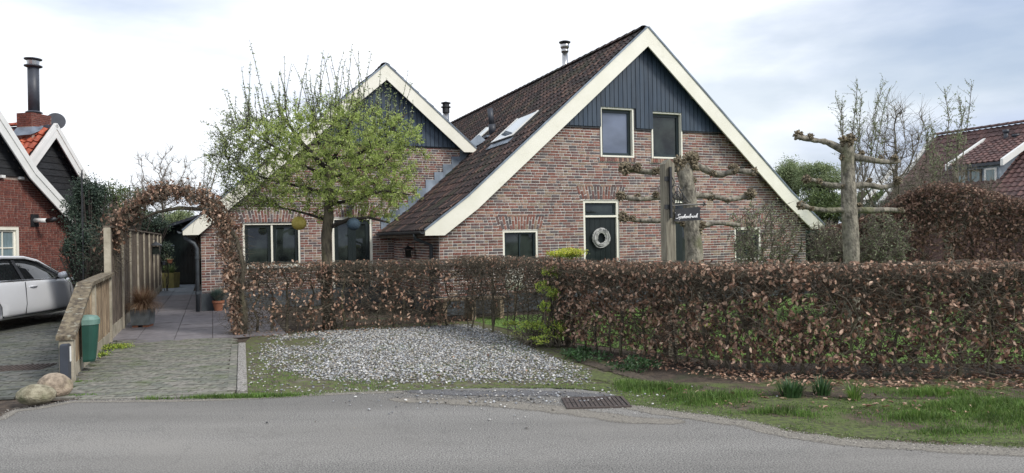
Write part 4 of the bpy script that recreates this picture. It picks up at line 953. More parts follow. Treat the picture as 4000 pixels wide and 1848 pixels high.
boulder('boulder', 'pinkish rough boulder between the greenish stone and the fence post', (g2[0]-.12, g2[1]+.20, .105), (.19, .16, .14), -.3, m_stonep, 5.1, .18)

# planters and pots
def blades(N, base, rad, length, m, parent, name='leaves', droop=.6, width=.004, up=.5, seed=1, tilt=1.1):
    r = np.random.default_rng(seed); th = r.uniform(0, 6.283, N); rr = rad*np.sqrt(r.uniform(0, 1, N)); L = length*r.uniform(.6, 1.1, N); ti = tilt*r.uniform(.1, 1, N)
    dirx = np.stack([np.cos(th), np.sin(th)], 1); b = np.zeros((N, 3)); b[:, :2] = dirx*rr[:, None]; b += np.array(base)
    side = np.stack([-np.sin(th), np.cos(th), np.zeros(N)], 1)*width; K = 5; P = [b]; a = ti*.4
    for k in range(K-1):
        st = np.stack([dirx[:, 0]*np.sin(a), dirx[:, 1]*np.sin(a), np.cos(a)], 1)*(L/(K-1))[:, None]; P.append(P[-1]+st); a = a+ti*droop
    V = []; 
    for k, p in enumerate(P): w = 1-(k/(K-1))**2*.9; V += [p-side*w, p+side*w]
    V = np.stack(V, 1).reshape(-1, 3); F = []
    for k in range(K-1): F.append(np.stack([np.arange(N)*2*K+2*k+j for j in (0, 1, 3, 2)], 1))
    return tag(np_mesh(name, V, np.concatenate(F), m, parent), kind='stuff')
def square_planter(name, label, loc, rz, w, h, m, feet=True):
    t = thing(name, label, 'planter', loc, rz); z0 = .05 if feet else 0
    mb = MB(); th = .03; v = []
    for z, k in ((z0, .92), (h, 1.0)): v += [(-w*k, -w*k, z), (w*k, -w*k, z), (w*k, w*k, z), (-w*k, w*k, z)]
    v += [(-w+th, -w+th, h), (w-th, -w+th, h), (w-th, w-th, h), (-w+th, w-th, h), (-w+th, -w+th, h-.05), (w-th, -w+th, h-.05), (w-th, w-th, h-.05), (-w+th, w-th, h-.05)]
    f = [(3,2,1,0)]+[(i, (i+1) % 4, 4+(i+1) % 4, 4+i) for i in range(4)]+[(4+i, 4+(i+1) % 4, 8+(i+1) % 4, 8+i) for i in range(4)]+[(8+i, 8+(i+1) % 4, 12+(i+1) % 4, 12+i) for i in range(4)]+[(12,13,14,15)]
    mb.add(v, f); mb.build('planter_box', m, t); MB().box(-w+th, w-th, -w+th, w-th, h-.055, h-.045).build('soil', m_soil, t)
    if feet:
        for a in (-1, 1): MB().box(a*w*.55-.05, a*w*.55+.05, -w*.8, w*.8, 0, .05).build('foot', m_terra, t)
    return t
gx, gy = G(541, 1281)
sp = square_planter('grass_planter', 'square grey concrete planter on brick feet beside the tall fence', (gx, gy+.17, 0), .12, .175, .35, m_concd)
pg = thing('ornamental_grass', 'drooping straw brown ornamental grass in the concrete planter', 'grass plant', (gx, gy+.17, .31), 0)
blades(1700, (0, 0, 0), .07, .52, m_straw, pg, droop=.5, seed=4, tilt=1.5)
gx, gy = G(850, 1216)
tp_ = thing('terracotta_pot', 'small terracotta pot against the grey house plinth', 'pot', (gx, gy+.05, 0), 0)
MB().lathe([(.085, 0), (.125, .20), (.14, .20), (.14, .25), (.12, .25), (.115, .21), (.01, .21)], n=24).build('pot_body', m_terra, tp_, False)
pg = thing('blue_fescue', 'spiky blue green fescue growing in the terracotta pot', 'grass plant', (gx, gy+.05, .2), 0)
blades(900, (0, 0, 0), .05, .36, m_bluegr, pg, droop=.16, seed=6, tilt=1.2, width=.005)
gx, gy = G(650, 1127)
op = square_planter('olive_planter', 'olive green square planter box near the shed door', (gx, gy+.25, 0), .05, .27, .56, m_olive, False)
pg = thing('potted_plant', 'small leafy plant growing in the olive green planter', 'plant', (gx, gy+.25, .5), 0)
blades(160, (0, 0, 0), .15, .40, m_green2, pg, seed=8, width=.014, droop=.3)
# ---------------------------------------------------------------- plant helpers (arrays of twigs and leaves)
def tubes(P, R, n=3):
    """P (T,K,3) points, R (T,K) radii -> V, F"""
    P = np.asarray(P, float); T, K, _ = P.shape; t = np.empty_like(P); t[:, 1:-1] = P[:, 2:]-P[:, :-2] if K > 2 else 0; t[:, 0] = P[:, 1]-P[:, 0]; t[:, -1] = P[:, -1]-P[:, -2]
    t /= np.linalg.norm(t, axis=2, keepdims=True)+1e-9
    ref = np.where(np.abs(t[..., 2:3]) > .9, np.array([1., 0, 0]), np.array([0, 0, 1.])); a = np.cross(t, ref); a /= np.linalg.norm(a, axis=2, keepdims=True)+1e-9; b = np.cross(t, a)
    th = np.arange(n)*2*math.pi/n
    V = P[:, :, None]+(a[:, :, None]*np.cos(th)[None, None, :, None]+b[:, :, None]*np.sin(th)[None, None, :, None])*np.asarray(R)[:, :, None, None]
    i = np.arange(n); j = (i+1) % n; F = []
    for k in range(K-1): F.append(np.stack([k*n+i, k*n+j, (k+1)*n+j, (k+1)*n+i], 1))
    F = np.concatenate(F); F = F[None]+(np.arange(T)*K*n)[:, None, None]
    return V.reshape(-1, 3), F.reshape(-1, 4)
def join(parts):
    V, F, o = [], [], 0
    for v, f in parts: V.append(v); F.append(f+o); o += len(v)
    return np.concatenate(V), np.concatenate(F)
def rand_rot(n, r, flat=0.):
    q = r.normal(size=(n, 4)); q /= np.linalg.norm(q, axis=1, keepdims=True); w, x, y, z = q.T
    return np.stack([1-2*(y*y+z*z), 2*(x*y-w*z), 2*(x*z+w*y), 2*(x*y+w*z), 1-2*(x*x+z*z), 2*(y*z-w*x), 2*(x*z-w*y), 2*(y*z+w*x), 1-2*(x*x+y*y)], 1).reshape(n, 3, 3)
LEAFV = np.array([(0, 0, 0), (.27, .30, .09), (.27, .72, .10), (.02, 1.0, -.06), (-.26, .70, .11), (-.26, .28, .08), (0, .5, -.02)], float)
LEAFF = np.array([(0, 1, 6, 5), (1, 2, 3, 6), (6, 3, 4, 5)])
LEAF2V = np.array([(0, 0, 0), (.25, .45, .08), (0, 1, 0), (-.25, .45, .08)], float); LEAF2F = np.array([(0, 1, 2, 3)])
def hang_rot(n, r, down=.6):
    """leaf axis (y) tends to hang or stand out, normal mostly towards the outside"""
    d = r.normal(size=(n, 3)); d[:, 2] -= down*1.6; d /= np.linalg.norm(d, axis=1, keepdims=True)
    q = r.normal(size=(n, 3)); z = np.cross(d, q); z /= np.linalg.norm(z, axis=1, keepdims=True); x = np.cross(d, z); return np.stack([x, d, z], 2)
def leaves(name, P, size, m, parent, r, limit=0, rot=None, unit=None, single='leaf', spread=.3):
    n = len(P); s = size*r.uniform(1-spread, 1+spread, n); Hs = np.stack([s*r.uniform(.8, 1.1, n), s, s*r.uniform(.5, 2.2, n)], 1)
    R = rot if rot is not None else rand_rot(n, r)
    pieces(single, name, P, Hs, R, m, parent, None, limit, unit=unit or (LEAF2V, LEAF2F))

def twigs(starts, dirs, L, r0, r, K=4, wob=.35, up=0.):
    T = len(starts); P = np.empty((T, K, 3)); P[:, 0] = starts; d = dirs.copy()
    for k in range(1, K):
        d = d+r.normal(size=(T, 3))*wob; d[:, 2] += up; d /= np.linalg.norm(d, axis=1, keepdims=True); P[:, k] = P[:, k-1]+d*(L/(K-1))[:, None]
    R = r0[:, None]*np.linspace(1, .35, K)[None]; return P, R

def hedge(name, label, path, width, height, seed, nleaf, ntwig, stem_gap=.3, lm=None, group=None, size=.062, low=.25, limit=300, bandfill=1., hfun=None, cluster=.55, fine=1., stemr=.022, gap_fn=None, smin=0.):
    """clipped hedge along a path of ground points; the path carries stems, twigs and dead leaves"""
    r = np.random.default_rng(seed); path = np.array(path, float); seg = np.linalg.norm(np.diff(path, axis=0), axis=1); cum = np.concatenate(([0], np.cumsum(seg))); LT = cum[-1]
    o0 = path[0]; t = thing(name, label, 'hedge', (o0[0], o0[1], 0), 0, group)
    def at(s):
        s = np.asarray(s); x = np.interp(s, cum, path[:, 0]); y = np.interp(s, cum, path[:, 1]); k = np.clip(np.searchsorted(cum, s, side='right')-1, 0, len(seg)-1)
        d = np.diff(path, axis=0)[k]/seg[k][..., None]; return np.stack([x-o0[0], y-o0[1]], -1), d
    hf = hfun or (lambda s: np.full(np.shape(s), height))
    def pt(s, q, z): c, d = at(s); nrm = np.stack([-d[..., 1], d[..., 0]], -1); xy = c+nrm*(q*width/2)[..., None]; return np.concatenate([xy, z[..., None]], -1)
    # stems
    ns = int(LT/stem_gap); ss = (np.arange(ns)+.5)*stem_gap+r.uniform(-.08, .08, ns); K = 6; P = np.empty((ns, K, 3)); q0 = r.uniform(-.35, .35, ns)
    for k in range(K):
        z = np.maximum(hf(ss)-.12, .3)*k/(K-1)
        if smin: z = np.maximum(z, smin) if k else z
        P[:, k] = pt(ss+r.normal(0, .028, ns)*k**.6, q0+r.normal(0, .12, ns), z)
    R = (stemr*r.uniform(.6, 1.3, ns))[:, None]*np.linspace(1, .4, K)
    if gap_fn is not None: kp = ~gap_fn(ss, np.full(ns, .5)); P, R = P[kp], R[kp]
    V, F = tubes(P, R, 6); np_mesh('stems', V, F, m_bark, t, smooth=True)
    # side branches and twigs
    s = r.uniform(0, LT, ntwig); zt = hf(s); u = r.uniform(0, 1, ntwig); z = np.where(u < .36, zt*(1-r.uniform(0, .28, ntwig)), zt*r.uniform(low*.4, .85, ntwig)); q = r.uniform(-.8, .8, ntwig)
    if gap_fn is not None: k = ~gap_fn(s, z); s, z, q, zt = s[k], z[k], q[k], zt[k]
    n = len(s); st = pt(s, q, z); c, d = at(s); d3 = np.concatenate([d*r.choice([-1, 1], (n, 1))*r.uniform(.3, 1, (n, 1))+np.stack([-d[:, 1], d[:, 0]], 1)*r.normal(0, .55, (n, 1)), r.normal(.25, .45, (n, 1))], 1); d3 /= np.linalg.norm(d3, axis=1, keepdims=True)
    L = r.uniform(.12, .42, n); Pt, Rt = twigs(st, d3, L, r.uniform(.002, .006, n)*fine, r, 5, .33)
    Pt[:, :, 2] = np.minimum(Pt[:, :, 2], zt[:, None]+r.uniform(-.02, .03, (n, 1))); V1, F1 = tubes(Pt, Rt, 3)
    n2 = ntwig//3; s2 = r.uniform(0, LT, n2); z2 = hf(s2)-.16
    if gap_fn is not None: k = ~gap_fn(s2, z2); s2, z2 = s2[k], z2[k]; n2 = len(s2)
    st2 = pt(s2, r.uniform(-.98, .98, n2), z2); d2 = r.normal(size=(n2, 3))*.55; d2[:, 2] = 1; d2 /= np.linalg.norm(d2, axis=1, keepdims=True)
    P2, R2 = twigs(st2, d2, r.uniform(.10, .22, n2), r.uniform(.0015, .0032, n2)*fine, r, 4, .3); V2, F2 = tubes(P2, R2, 3)
    V, F = join([(V1, F1), (V2, F2)]); tag(np_mesh('twigs', V, F, m_twig, t), kind='stuff')
    # leaves: clustered on the faces, thick along the clipped top
    ncl = max(60, int(nleaf*.11)); cs = r.uniform(0, LT, ncl); cz = hf(cs)*r.uniform(low, .98, ncl); cq = np.where(r.uniform(size=ncl) < .6, -1, r.uniform(-1, 1, ncl))
    nc = int(nleaf*cluster); k = r.integers(0, ncl, nc); A = pt(np.clip(cs[k]+r.normal(0, .055, nc), 0, LT), np.clip(cq[k]+r.normal(0, .16, nc), -1.1, 1.05), np.clip(cz[k]+r.normal(0, .05, nc), .02, hf(cs[k])+.0))
    g1_ = (cs[k], cz[k])
    nb_ = int(nleaf*(1-cluster)*.55*bandfill); sb = r.uniform(0, LT, nb_); zb = hf(sb)-np.abs(r.normal(0, .09, nb_)); B = pt(sb, r.uniform(-1.05, 1.05, nb_), zb+r.uniform(-.005, .02, nb_))
    nu = int(nleaf*(1-cluster)*.45); su = r.uniform(0, LT, nu); zu = hf(su)*r.uniform(low*.6, 1, nu)**.8; U = pt(su, r.uniform(-1.1, 1.05, nu), zu)
    if gap_fn is not None: A = A[~gap_fn(*g1_)]; B = B[~gap_fn(sb, zb)]; U = U[~gap_fn(su, zu)]
    Pl = np.concatenate([A, B, U]); rr = np.concatenate([hang_rot(len(A), r, .7), rand_rot(len(B), r), hang_rot(len(U), r, .5)])
    sz = np.concatenate([np.full(len(A), 1.), np.full(len(B), .72), np.full(len(U), .9)])*size
    n = len(Pl); s_ = sz*r.uniform(.65, 1.25, n); Hs = np.stack([s_*r.uniform(.75, 1.15, n), s_, s_*r.uniform(.3, 3.0, n)], 1)
    # nearest faces first: parent coordinates are offset by the path start
    order_root = t; pieces('leaf', 'leaves', Pl, Hs, rr, lm or m_beech, t, order_root, limit, mask=None, unit=(LEAFV, LEAFF))
    return t
xyA = [G(2185, 1352), G(2420, 1408)]
hp = [(2.62, 8.62), (1.05, 10.25)]
hedge('beech_hedge', 'clipped beech hedge with pinkish brown dead leaves along the verge at the right', [(6.9, 7.85), (4.6, 7.98), (2.75, 8.42), (1.15, 10.25), (.62, 10.9)], .50, 1.27, 11, 13800, 9400, stem_gap=.27, size=.070, low=.10, cluster=.64)
hedge('beech_hedge', 'thin beech hedge section with bare stems behind the right edge of the gravel', [(.70, 11.0), (-.35, 12.5), (-.95, 13.45)], .40, 1.30, 12, 1400, 3400, stem_gap=.26, size=.058, low=.45, cluster=.3, limit=120, lm=m_beech)
hedge('beech_hedge', 'see through beech hedge with sparse tan leaves in front of the wing of the house', [(-4.85, 12.98), (-2.9, 13.2), (-.95, 13.45)], .42, 1.24, 13, 1700, 4300, stem_gap=.27, size=.070, low=.10, cluster=.5, limit=300, stemr=.024)
# ---- arch of beech over the slab path
def arch_points():
    pts = [AT(x, y, 12.75) for x, y in ((948, 1300), (925, 1120), (905, 960), (872, 860), (820, 790), (740, 752), (640, 745), (560, 775), (480, 850), (435, 950), (418, 1050))]
    return pts
ap = arch_points(); ar = thing('beech_arch', 'arch of copper beech leaves and bent branches spanning the slab path', 'arch', (ap[0].x, ap[0].y, 0), 0); a0v = Vector((ap[0].x, ap[0].y, 0))
r = np.random.default_rng(31)
mb = MB(); ax_, ay_ = ap[0].x, ap[0].y
mb.tube([(0, 0, 0), (.03, .02, .4), (-.02, .0, .8), (.04, 0, 1.2), (-.08, 0, 1.7), tuple(ap[3]-a0v), tuple(ap[4]-a0v+Vector((0, 0, -.1)))], [.075, .06, .052, .045, .036, .03, .022], 9, True)
mb.tube([tuple(ap[3]-a0v+Vector((0, 0, -.1))), tuple(AT(790, 818, 12.75)-a0v), tuple(AT(700, 812, 12.75)-a0v), tuple(AT(610, 830, 12.75)-a0v), tuple(AT(500, 880, 12.75)-a0v)], [.035, .036, .034, .026, .02], 8)
mb.build('trunk', m_bark, ar, True)
mb = MB(); lx, ly = ap[-1].x-a0v.x, ap[-1].y-a0v.y
mb.tube([(lx-.05, ly, 0), (lx-.02, ly, .6), (lx+.03, ly, 1.1), (lx+.1, ly, 1.6), tuple(ap[8]-a0v), tuple(ap[7]-a0v), tuple(ap[6]-a0v)], [.04, .035, .03, .028, .024, .02, .012], 8)
mb.build('trunk', m_bark, ar, True)
A = np.array([tuple(p-a0v) for p in ap]); cum = np.concatenate(([0], np.cumsum(np.linalg.norm(np.diff(A, axis=0), axis=1)))); LT = cum[-1]
def on(s): return np.stack([np.interp(s, cum, A[:, i]) for i in range(3)], -1)
n = 3300; s = r.uniform(0, LT, n); f = s/LT
c = on(s); st = c+r.normal(0, 1, (n, 3))*np.array([.10, .13, .10]); st[:, 2] = np.maximum(st[:, 2], .05)
dn = r.normal(size=(n, 3)); dn /= np.linalg.norm(dn, axis=1, keepdims=True)
Pt, Rt = twigs(st, dn, r.uniform(.12, .4, n), r.uniform(.002, .005, n), r, 5, .4); V, F = tubes(Pt, Rt, 3); tag(np_mesh('twigs', V, F, m_twig, ar), kind='stuff')
n = 3700; s = r.uniform(0, 1, n)**1.05*LT*.93; dens = np.where(s/LT < .62, .85, .8); kk = r.uniform(size=n) < dens; s = s[kk]; n = len(s)
sdx = np.where(s/LT < .33, .060, .10); P = on(s)+r.normal(0, 1, (n, 3))*np.stack([sdx, np.full(n, .10), np.full(n, .070)], 1)+np.stack([np.where(s/LT < .33, -.06, 0.), np.zeros(n), np.where(s/LT > .33, .03, 0)], 1)
P[:, 2] = np.maximum(P[:, 2], .05); sz = .078*r.uniform(.5, 1.35, n); 
pieces('leaf', 'leaves', P, np.stack([sz*.9, sz, sz*r.uniform(.3, 3, n)], 1), hang_rot(n, r, .6), m_beech, ar, ar, 300, unit=(LEAFV, LEAFF))

# ---- far arch hedge at the right
fp = [AT(3240, 1040, 14.6), AT(3480, 1040, 13.0), AT(3660, 1040, 12.2), AT(3800, 1040, 11.6), AT(4150, 1040, 10.6)]
fpath = [(p.x, p.y) for p in fp]
cx = np.concatenate(([0], np.cumsum([math.dist(a, b) for a, b in zip(fpath[:-1], fpath[1:])])))
def fh(s):
    return np.interp(s, [0, cx[1]-.5, cx[1], (cx[1]+cx[2])/2, cx[2], cx[3], cx[3]+.5, cx[4]], [1.70, 1.85, 2.02, 2.28, 2.42, 2.34, 2.12, 1.95])
gc = cx[2]+.12
fgap = lambda s, z: (np.abs(s-gc) < .16) & (z < 1.66-.2*(np.abs(s-gc)/.16)**3)
hedge('beech_hedge', 'tall dark beech hedge with a rounded arch and a narrow opening behind the right hedge', fpath, .55, 2.0, 17, 19000, 8000, stem_gap=.3, lm=m_beechd, size=.062, low=.08, cluster=.45, hfun=fh, gap_fn=fgap, limit=300, bandfill=.8)

# ---------------------------------------------------------------- trees by space colonisation
def colonize(root, attr, step, infl, kill, iters, bias=(0, 0, 0), jitter=.12, seed=0):
    """root (list of start points as a chain); returns nodes, parent index"""
    r = np.random.default_rng(seed); N = [np.array(p, float) for p in root]; par = [-1]+list(range(len(root)-1)); A = np.array(attr, float)
    nd = np.array(N); best = np.full(len(A), 1e9); bi = np.zeros(len(A), int)
    def upd(i0):
        nonlocal best, bi
        new = np.array(N[i0:]); D = np.linalg.norm(A[:, None]-new[None], axis=2); k = D.argmin(1); dm = D[np.arange(len(A)), k]; b = dm < best; best = np.where(b, dm, best); bi = np.where(b, k+i0, bi)
    upd(0); bias = np.array(bias, float)
    for _ in range(iters):
        act = best < infl
        if not act.any(): break
        ids = bi[act]; d = A[act]-np.array(N)[ids]; d /= np.linalg.norm(d, axis=1, keepdims=True)+1e-9
        i0 = len(N); uq = np.unique(ids); 
        for u in uq:
            v = d[ids == u].sum(0); v = v/(np.linalg.norm(v)+1e-9)+bias+r.normal(size=3)*jitter; v /= np.linalg.norm(v)+1e-9
            p = N[u]+v*step; N.append(p); par.append(int(u))
        if len(N) == i0: break
        upd(i0); keep = best > kill; A, best, bi = A[keep], best[keep], bi[keep]
        if len(A) == 0: break
    return np.array(N), np.array(par)
def wood(nodes, par, rt, rtip, expo=2.4, n=5):
    N = len(nodes); acc = np.zeros(N); ch = np.bincount(par[par >= 0], minlength=N)
    acc[ch == 0] = rtip**expo
    for i in range(N-1, 0, -1): acc[par[i]] += acc[i]
    rad = acc**(1/expo); sc = rt/max(rad[0], 1e-6)
    if sc < 1: rad = rad*sc if False else rtip+(rad-rtip)*min(1, (rt-rtip)/(rad[0]-rtip+1e-9))
    i = np.arange(1, N); P = np.stack([nodes[par[i]], nodes[i]], 1); R = np.stack([np.minimum(rad[par[i]], rad[i]*1.5), rad[i]], 1)
    d = P[:, 1]-P[:, 0]; P[:, 1] += d*.12
    big = rad[i] > rt*.18; out = []
    if big.any(): out.append(tubes(P[big], R[big], 9))
    if (~big).any(): out.append(tubes(P[~big], R[~big], n if n < 5 else 4))
    return join(out), rad, ch
def ell(n, c, a, r, shell=.0):
    p = r.normal(size=(n, 3)); p /= np.linalg.norm(p, axis=1, keepdims=True); q = r.uniform(shell**3, 1, n)**(1/3); return np.array(c)+p*q[:, None]*np.array(a)

# the blossom tree in the hedge
r = np.random.default_rng(41); tb = G(1286, 1283); TY = tb[1]+.02
tree = thing('garden_tree', 'spreading garden tree with fresh green leaves and upright shoots standing in the thin hedge', 'tree', (tb[0], TY, 0), 0)
T0 = np.array([tb[0], TY, 0])
def tp2(px, py, dy=0): v = AT(px, py, TY+dy); return np.array(v)-T0
trunk = [np.array([0, 0, 0.]), tp2(1284, 1200), tp2(1276, 1100), tp2(1277, 1000), tp2(1275, 920), tp2(1284, 850), tp2(1284, 780), tp2(1286, 720), tp2(1288, 660), tp2(1290, 622)]
MB().tube([tuple(p) for p in trunk], [.135, .108, .098, .095, .098, .095, .075, .068, .060, .05], 14).build('trunk', m_bark, tree, True)
limbs = [[(1275, 660), (1180, 560), (1130, 490), (1085, 430)], [(1286, 655), (1240, 545), (1225, 480)], [(1288, 640), (1340, 560), (1370, 470), (1400, 400)], [(1290, 625), (1400, 600), (1500, 540), (1590, 440)],
         [(1286, 700), (1380, 660), (1500, 640)], [(1284, 760), (1180, 730), (1050, 700), (900, 650)], [(1284, 800), (1380, 780), (1500, 745), (1600, 760)], [(1280, 860), (1180, 830), (1050, 800)], [(1283, 890), (1360, 858), (1440, 850), (1520, 870)], [(1280, 690), (1170, 640), (1050, 560), (960, 500)]]
lr = [.05, .036, .04, .036, .032, .036, .034, .03, .045, .03]
limb_pts = []
mb = MB()
for i, (l, r0) in enumerate(zip(limbs, lr)):
    dy = (.0, .25, -.2, .4, -.6, .3, -.4, .5, -.15, -.5)[i]; P = [tp2(x, y, dy*k/3) for k, (x, y) in enumerate(l)]
    mb.tube([tuple(p) for p in P], [r0*(1-.62*k/(len(P)-1)) for k in range(len(P))], 8); limb_pts += [P[k]+(P[k+1]-P[k])*t for k in range(len(P)-1) for t in (0., .33, .66)]+[P[-1]]
mb.build('limbs', m_barkd, tree, True)
cc = tp2(1275, 610); att = np.concatenate([ell(1700, cc+np.array([0, 0, .05]), (1.90, 1.35, 1.12), r, .35), ell(420, tp2(1480, 700), (.72, .7, .75), r), ell(300, tp2(960, 620), (.7, .6, .9), r), ell(200, tp2(1000, 770), (.6, .5, .35), r)])
att = att[att[:, 2] > 1.80]
# seed the colonisation from the limbs
nodes0 = limb_pts; N_, p_ = [], []
nd, pr_ = colonize([trunk[-1]]+limb_pts, att, .085, .9, .14, 70, bias=(0, 0, .05), jitter=.22, seed=2)
pr_[1:len(limb_pts)+1] = 0
# radius per branch; the limb seeds themselves carry no extra tube
i = np.arange(len(limb_pts)+1, len(nd)); chn = np.bincount(pr_[i], minlength=len(nd)); acc = np.zeros(len(nd)); acc[chn == 0] = .0042**2.2
for k in range(len(nd)-1, len(limb_pts), -1): acc[pr_[k]] += acc[k]
rad = np.minimum(acc**(1/2.2), .03); P = np.stack([nd[pr_[i]], nd[i]], 1); V1, F1 = tubes(P, np.stack([np.minimum(rad[pr_[i]], rad[i]*1.4), rad[i]], 1), 4)
sel = r.choice(i, 5200); st = nd[sel]; dn = r.normal(size=(len(sel), 3)); dn[:, 2] += .25; dn += (st-cc)*.5; dn /= np.linalg.norm(dn, axis=1, keepdims=True)
Pt, Rt = twigs(st, dn, r.uniform(.07, .24, len(sel)), np.full(len(sel), .0030), r, 4, .35); V2, F2 = tubes(Pt, Rt, 3)
V, F = join([(V1, F1), (V2, F2)]); tag(np_mesh('twigs', V, F, m_barkd, tree), kind='stuff')
# leaves, thick right and centre, thin on the upper left
act_ = r.choice(len(Pt), int(len(Pt)*.62), replace=False); k = act_[r.integers(0, len(act_), 64000)]; q = r.integers(1, 4, 64000); Pl = Pt[k, q]+r.normal(0, .017, (64000, 3))
wx = Pl[:, 0]; wz_ = Pl[:, 2]; zmid = cc[2]
dens = np.clip(1.05-np.clip((-wx-.45)/1.2, 0, 1)*.72-np.clip((wz_-(zmid+.50))/.6, 0, 1)*.75, .10, 1); kk = r.uniform(size=len(Pl)) < dens; Pl = Pl[kk]
leaves('leaves', Pl, .040, m_leafg, tree, r, spread=.4)
# upright shoots with buds
hi = nd[i][(nd[i][:, 2] > zmid+.35)]; sh_ = hi[r.choice(len(hi), 120)]; L = r.uniform(.35, .85, 120); L[:30] = r.uniform(.9, 1.35, 30)
L = np.minimum(L, 5.42-sh_[:, 2]+r.uniform(-.5, .0, 120)); L = np.maximum(L, .15)
dn = np.stack([(sh_[:, 0])*.13+r.normal(0, .13, 120), r.normal(0, .12, 120), np.ones(120)], 1); dn /= np.linalg.norm(dn, axis=1, keepdims=True)
le = nd[i][(nd[i][:, 0] < -1.0)]; s3 = le[r.choice(len(le), 320)]; d3 = np.stack([-.75+r.normal(0, .4, 320), r.normal(0, .3, 320), .65+r.normal(0, .4, 320)], 1); d3 /= np.linalg.norm(d3, axis=1, keepdims=True)
Pa, Ra = twigs(sh_, dn, L, np.full(120, .0075), r, 7, .05); Pb, Rb = twigs(s3, d3, r.uniform(.2, .55, 320), np.full(320, .0045), r, 7, .18)
V, F = join([tubes(Pa, Ra, 4), tubes(Pb, Rb, 3)]); tag(np_mesh('shoots', V, F, m_barkd, tree), kind='stuff')
def along(P, n, r): a = r.integers(0, len(P), n); t = r.uniform(.15, P.shape[1]-1.001, n); b = t.astype(int); f = (t-b)[:, None]; return P[a, b]*(1-f)+P[a, b+1]*f
B = np.concatenate([along(Pa, 4200, r), along(Pb, 3000, r), along(Pt[Pt[:, 0, 0] < -.7], 1500, r)])
bl = leaves('buds', B+r.normal(0, .006, B.shape), .043, m_bud, tree, r, rot=None)
# lanterns hanging in the tree
def globe(name, label, p, rad_, m):
    t = thing(name, label, 'lantern', p, 0); mb = MB(); prof = []
    for k in range(23): a = -math.pi/2+math.pi*k/22; rr = rad_*math.cos(a)*(1+.018*(k % 2)); prof.append((max(rr, .012), rad_*math.sin(a)*.94))
    mb.lathe(prof, n=28); mb.build('lantern_globe', m, t, True)
    MB().tube([(0, 0, rad_*.9), (0, 0, rad_*.9+.14)], .004, 4).build('hanging_wire', m_darkmetal, t); MB().lathe([(.035, rad_*.92), (.035, rad_*.97)], n=12).build('top_ring', m_darkmetal, t)
globe('garden_lantern', 'yellow woven globe lantern hanging left of the tree trunk', AT(1168, 872, 13.1), .133, m_lanty)
globe('garden_lantern', 'dark blue globe lantern hanging right of the tree trunk', AT(1381, 876, 13.1), .122, m_lantb)

# pollards trained flat
def knob(mb, c, s, r, n=26):
    c = np.array(c); 
    vs, fs = [], []
    for k in range(n):
        d = r.normal(size=3); d /= np.linalg.norm(d); b = c+d*s*.5; h = s*r.uniform(.22, .55); w = s*r.uniform(.13, .27); a = np.cross(d, r.normal(size=3)); a /= np.linalg.norm(a); e = np.cross(d, a); o = len(mb.V)
        ring_ = [b+(a*math.cos(t)+e*math.sin(t))*w for t in (0, 1.26, 2.51, 3.77, 5.03)]; top = [b+d*h+(a*math.cos(t)+e*math.sin(t))*w*.62 for t in (0, 1.26, 2.51, 3.77, 5.03)]
        mb.add(ring_+top, [(j, (j+1) % 5, 5+(j+1) % 5, 5+j) for j in range(5)]+[(5, 6, 7, 8, 9)])
def pollard(label, Y, trunkp, arms, knobs, seed):
    r = np.random.default_rng(seed); b = AT(*trunkp[0][:2], Y); z0 = b.z; t = thing('pollard_tree', label, 'tree', (b.x, b.y, 0), 0); o = Vector((b.x, b.y, 0))
    def sm(P, R, k=4):
        P = [np.array(p) for p in P]; Q, S_ = [], []
        for i in range(len(P)-1):
            a, b_, c, d = P[max(i-1, 0)], P[i], P[i+1], P[min(i+2, len(P)-1)]
            for j in range(k): u = j/k; Q.append(.5*((2*b_)+(-a+c)*u+(2*a-5*b_+4*c-d)*u*u+(-a+3*b_-3*c+d)*u**3)); S_.append(R[i]+(R[i+1]-R[i])*u+r.normal(0, .0035))
        return [tuple(q) for q in Q]+[tuple(P[-1])], S_+[R[-1]]
    tp_ = [(0, 0, 0)]+[tuple(AT(x, y, Y)-o) for x, y, w in trunkp]; tr = [trunkp[0][2]*Y/FPX/2*1.05]+[w*Y/FPX/2 for x, y, w in trunkp]
    a, b_ = sm(tp_, tr); MB().tube(a, b_, 14).build('trunk', m_barkg, t, True)
    for i, arm in enumerate(arms):
        P = [tuple(AT(x, y, Y+(.0 if k == 0 else r.normal(0, .05)))-o) for k, (x, y, w) in enumerate(arm)]; R = [w*Y/FPX/2 for x, y, w in arm]; a, b_ = sm(P, R, 5); MB().tube(a, b_, 9).build('limb', m_barkg, t, True)
    mb = MB()
    for x, y, s in knobs: knob(mb, tuple(AT(x, y, Y-.02)-o), s*Y/FPX/2, r, 54)
    tag(mb.build('pruned_knobs', m_knob, t), kind='stuff'); return t
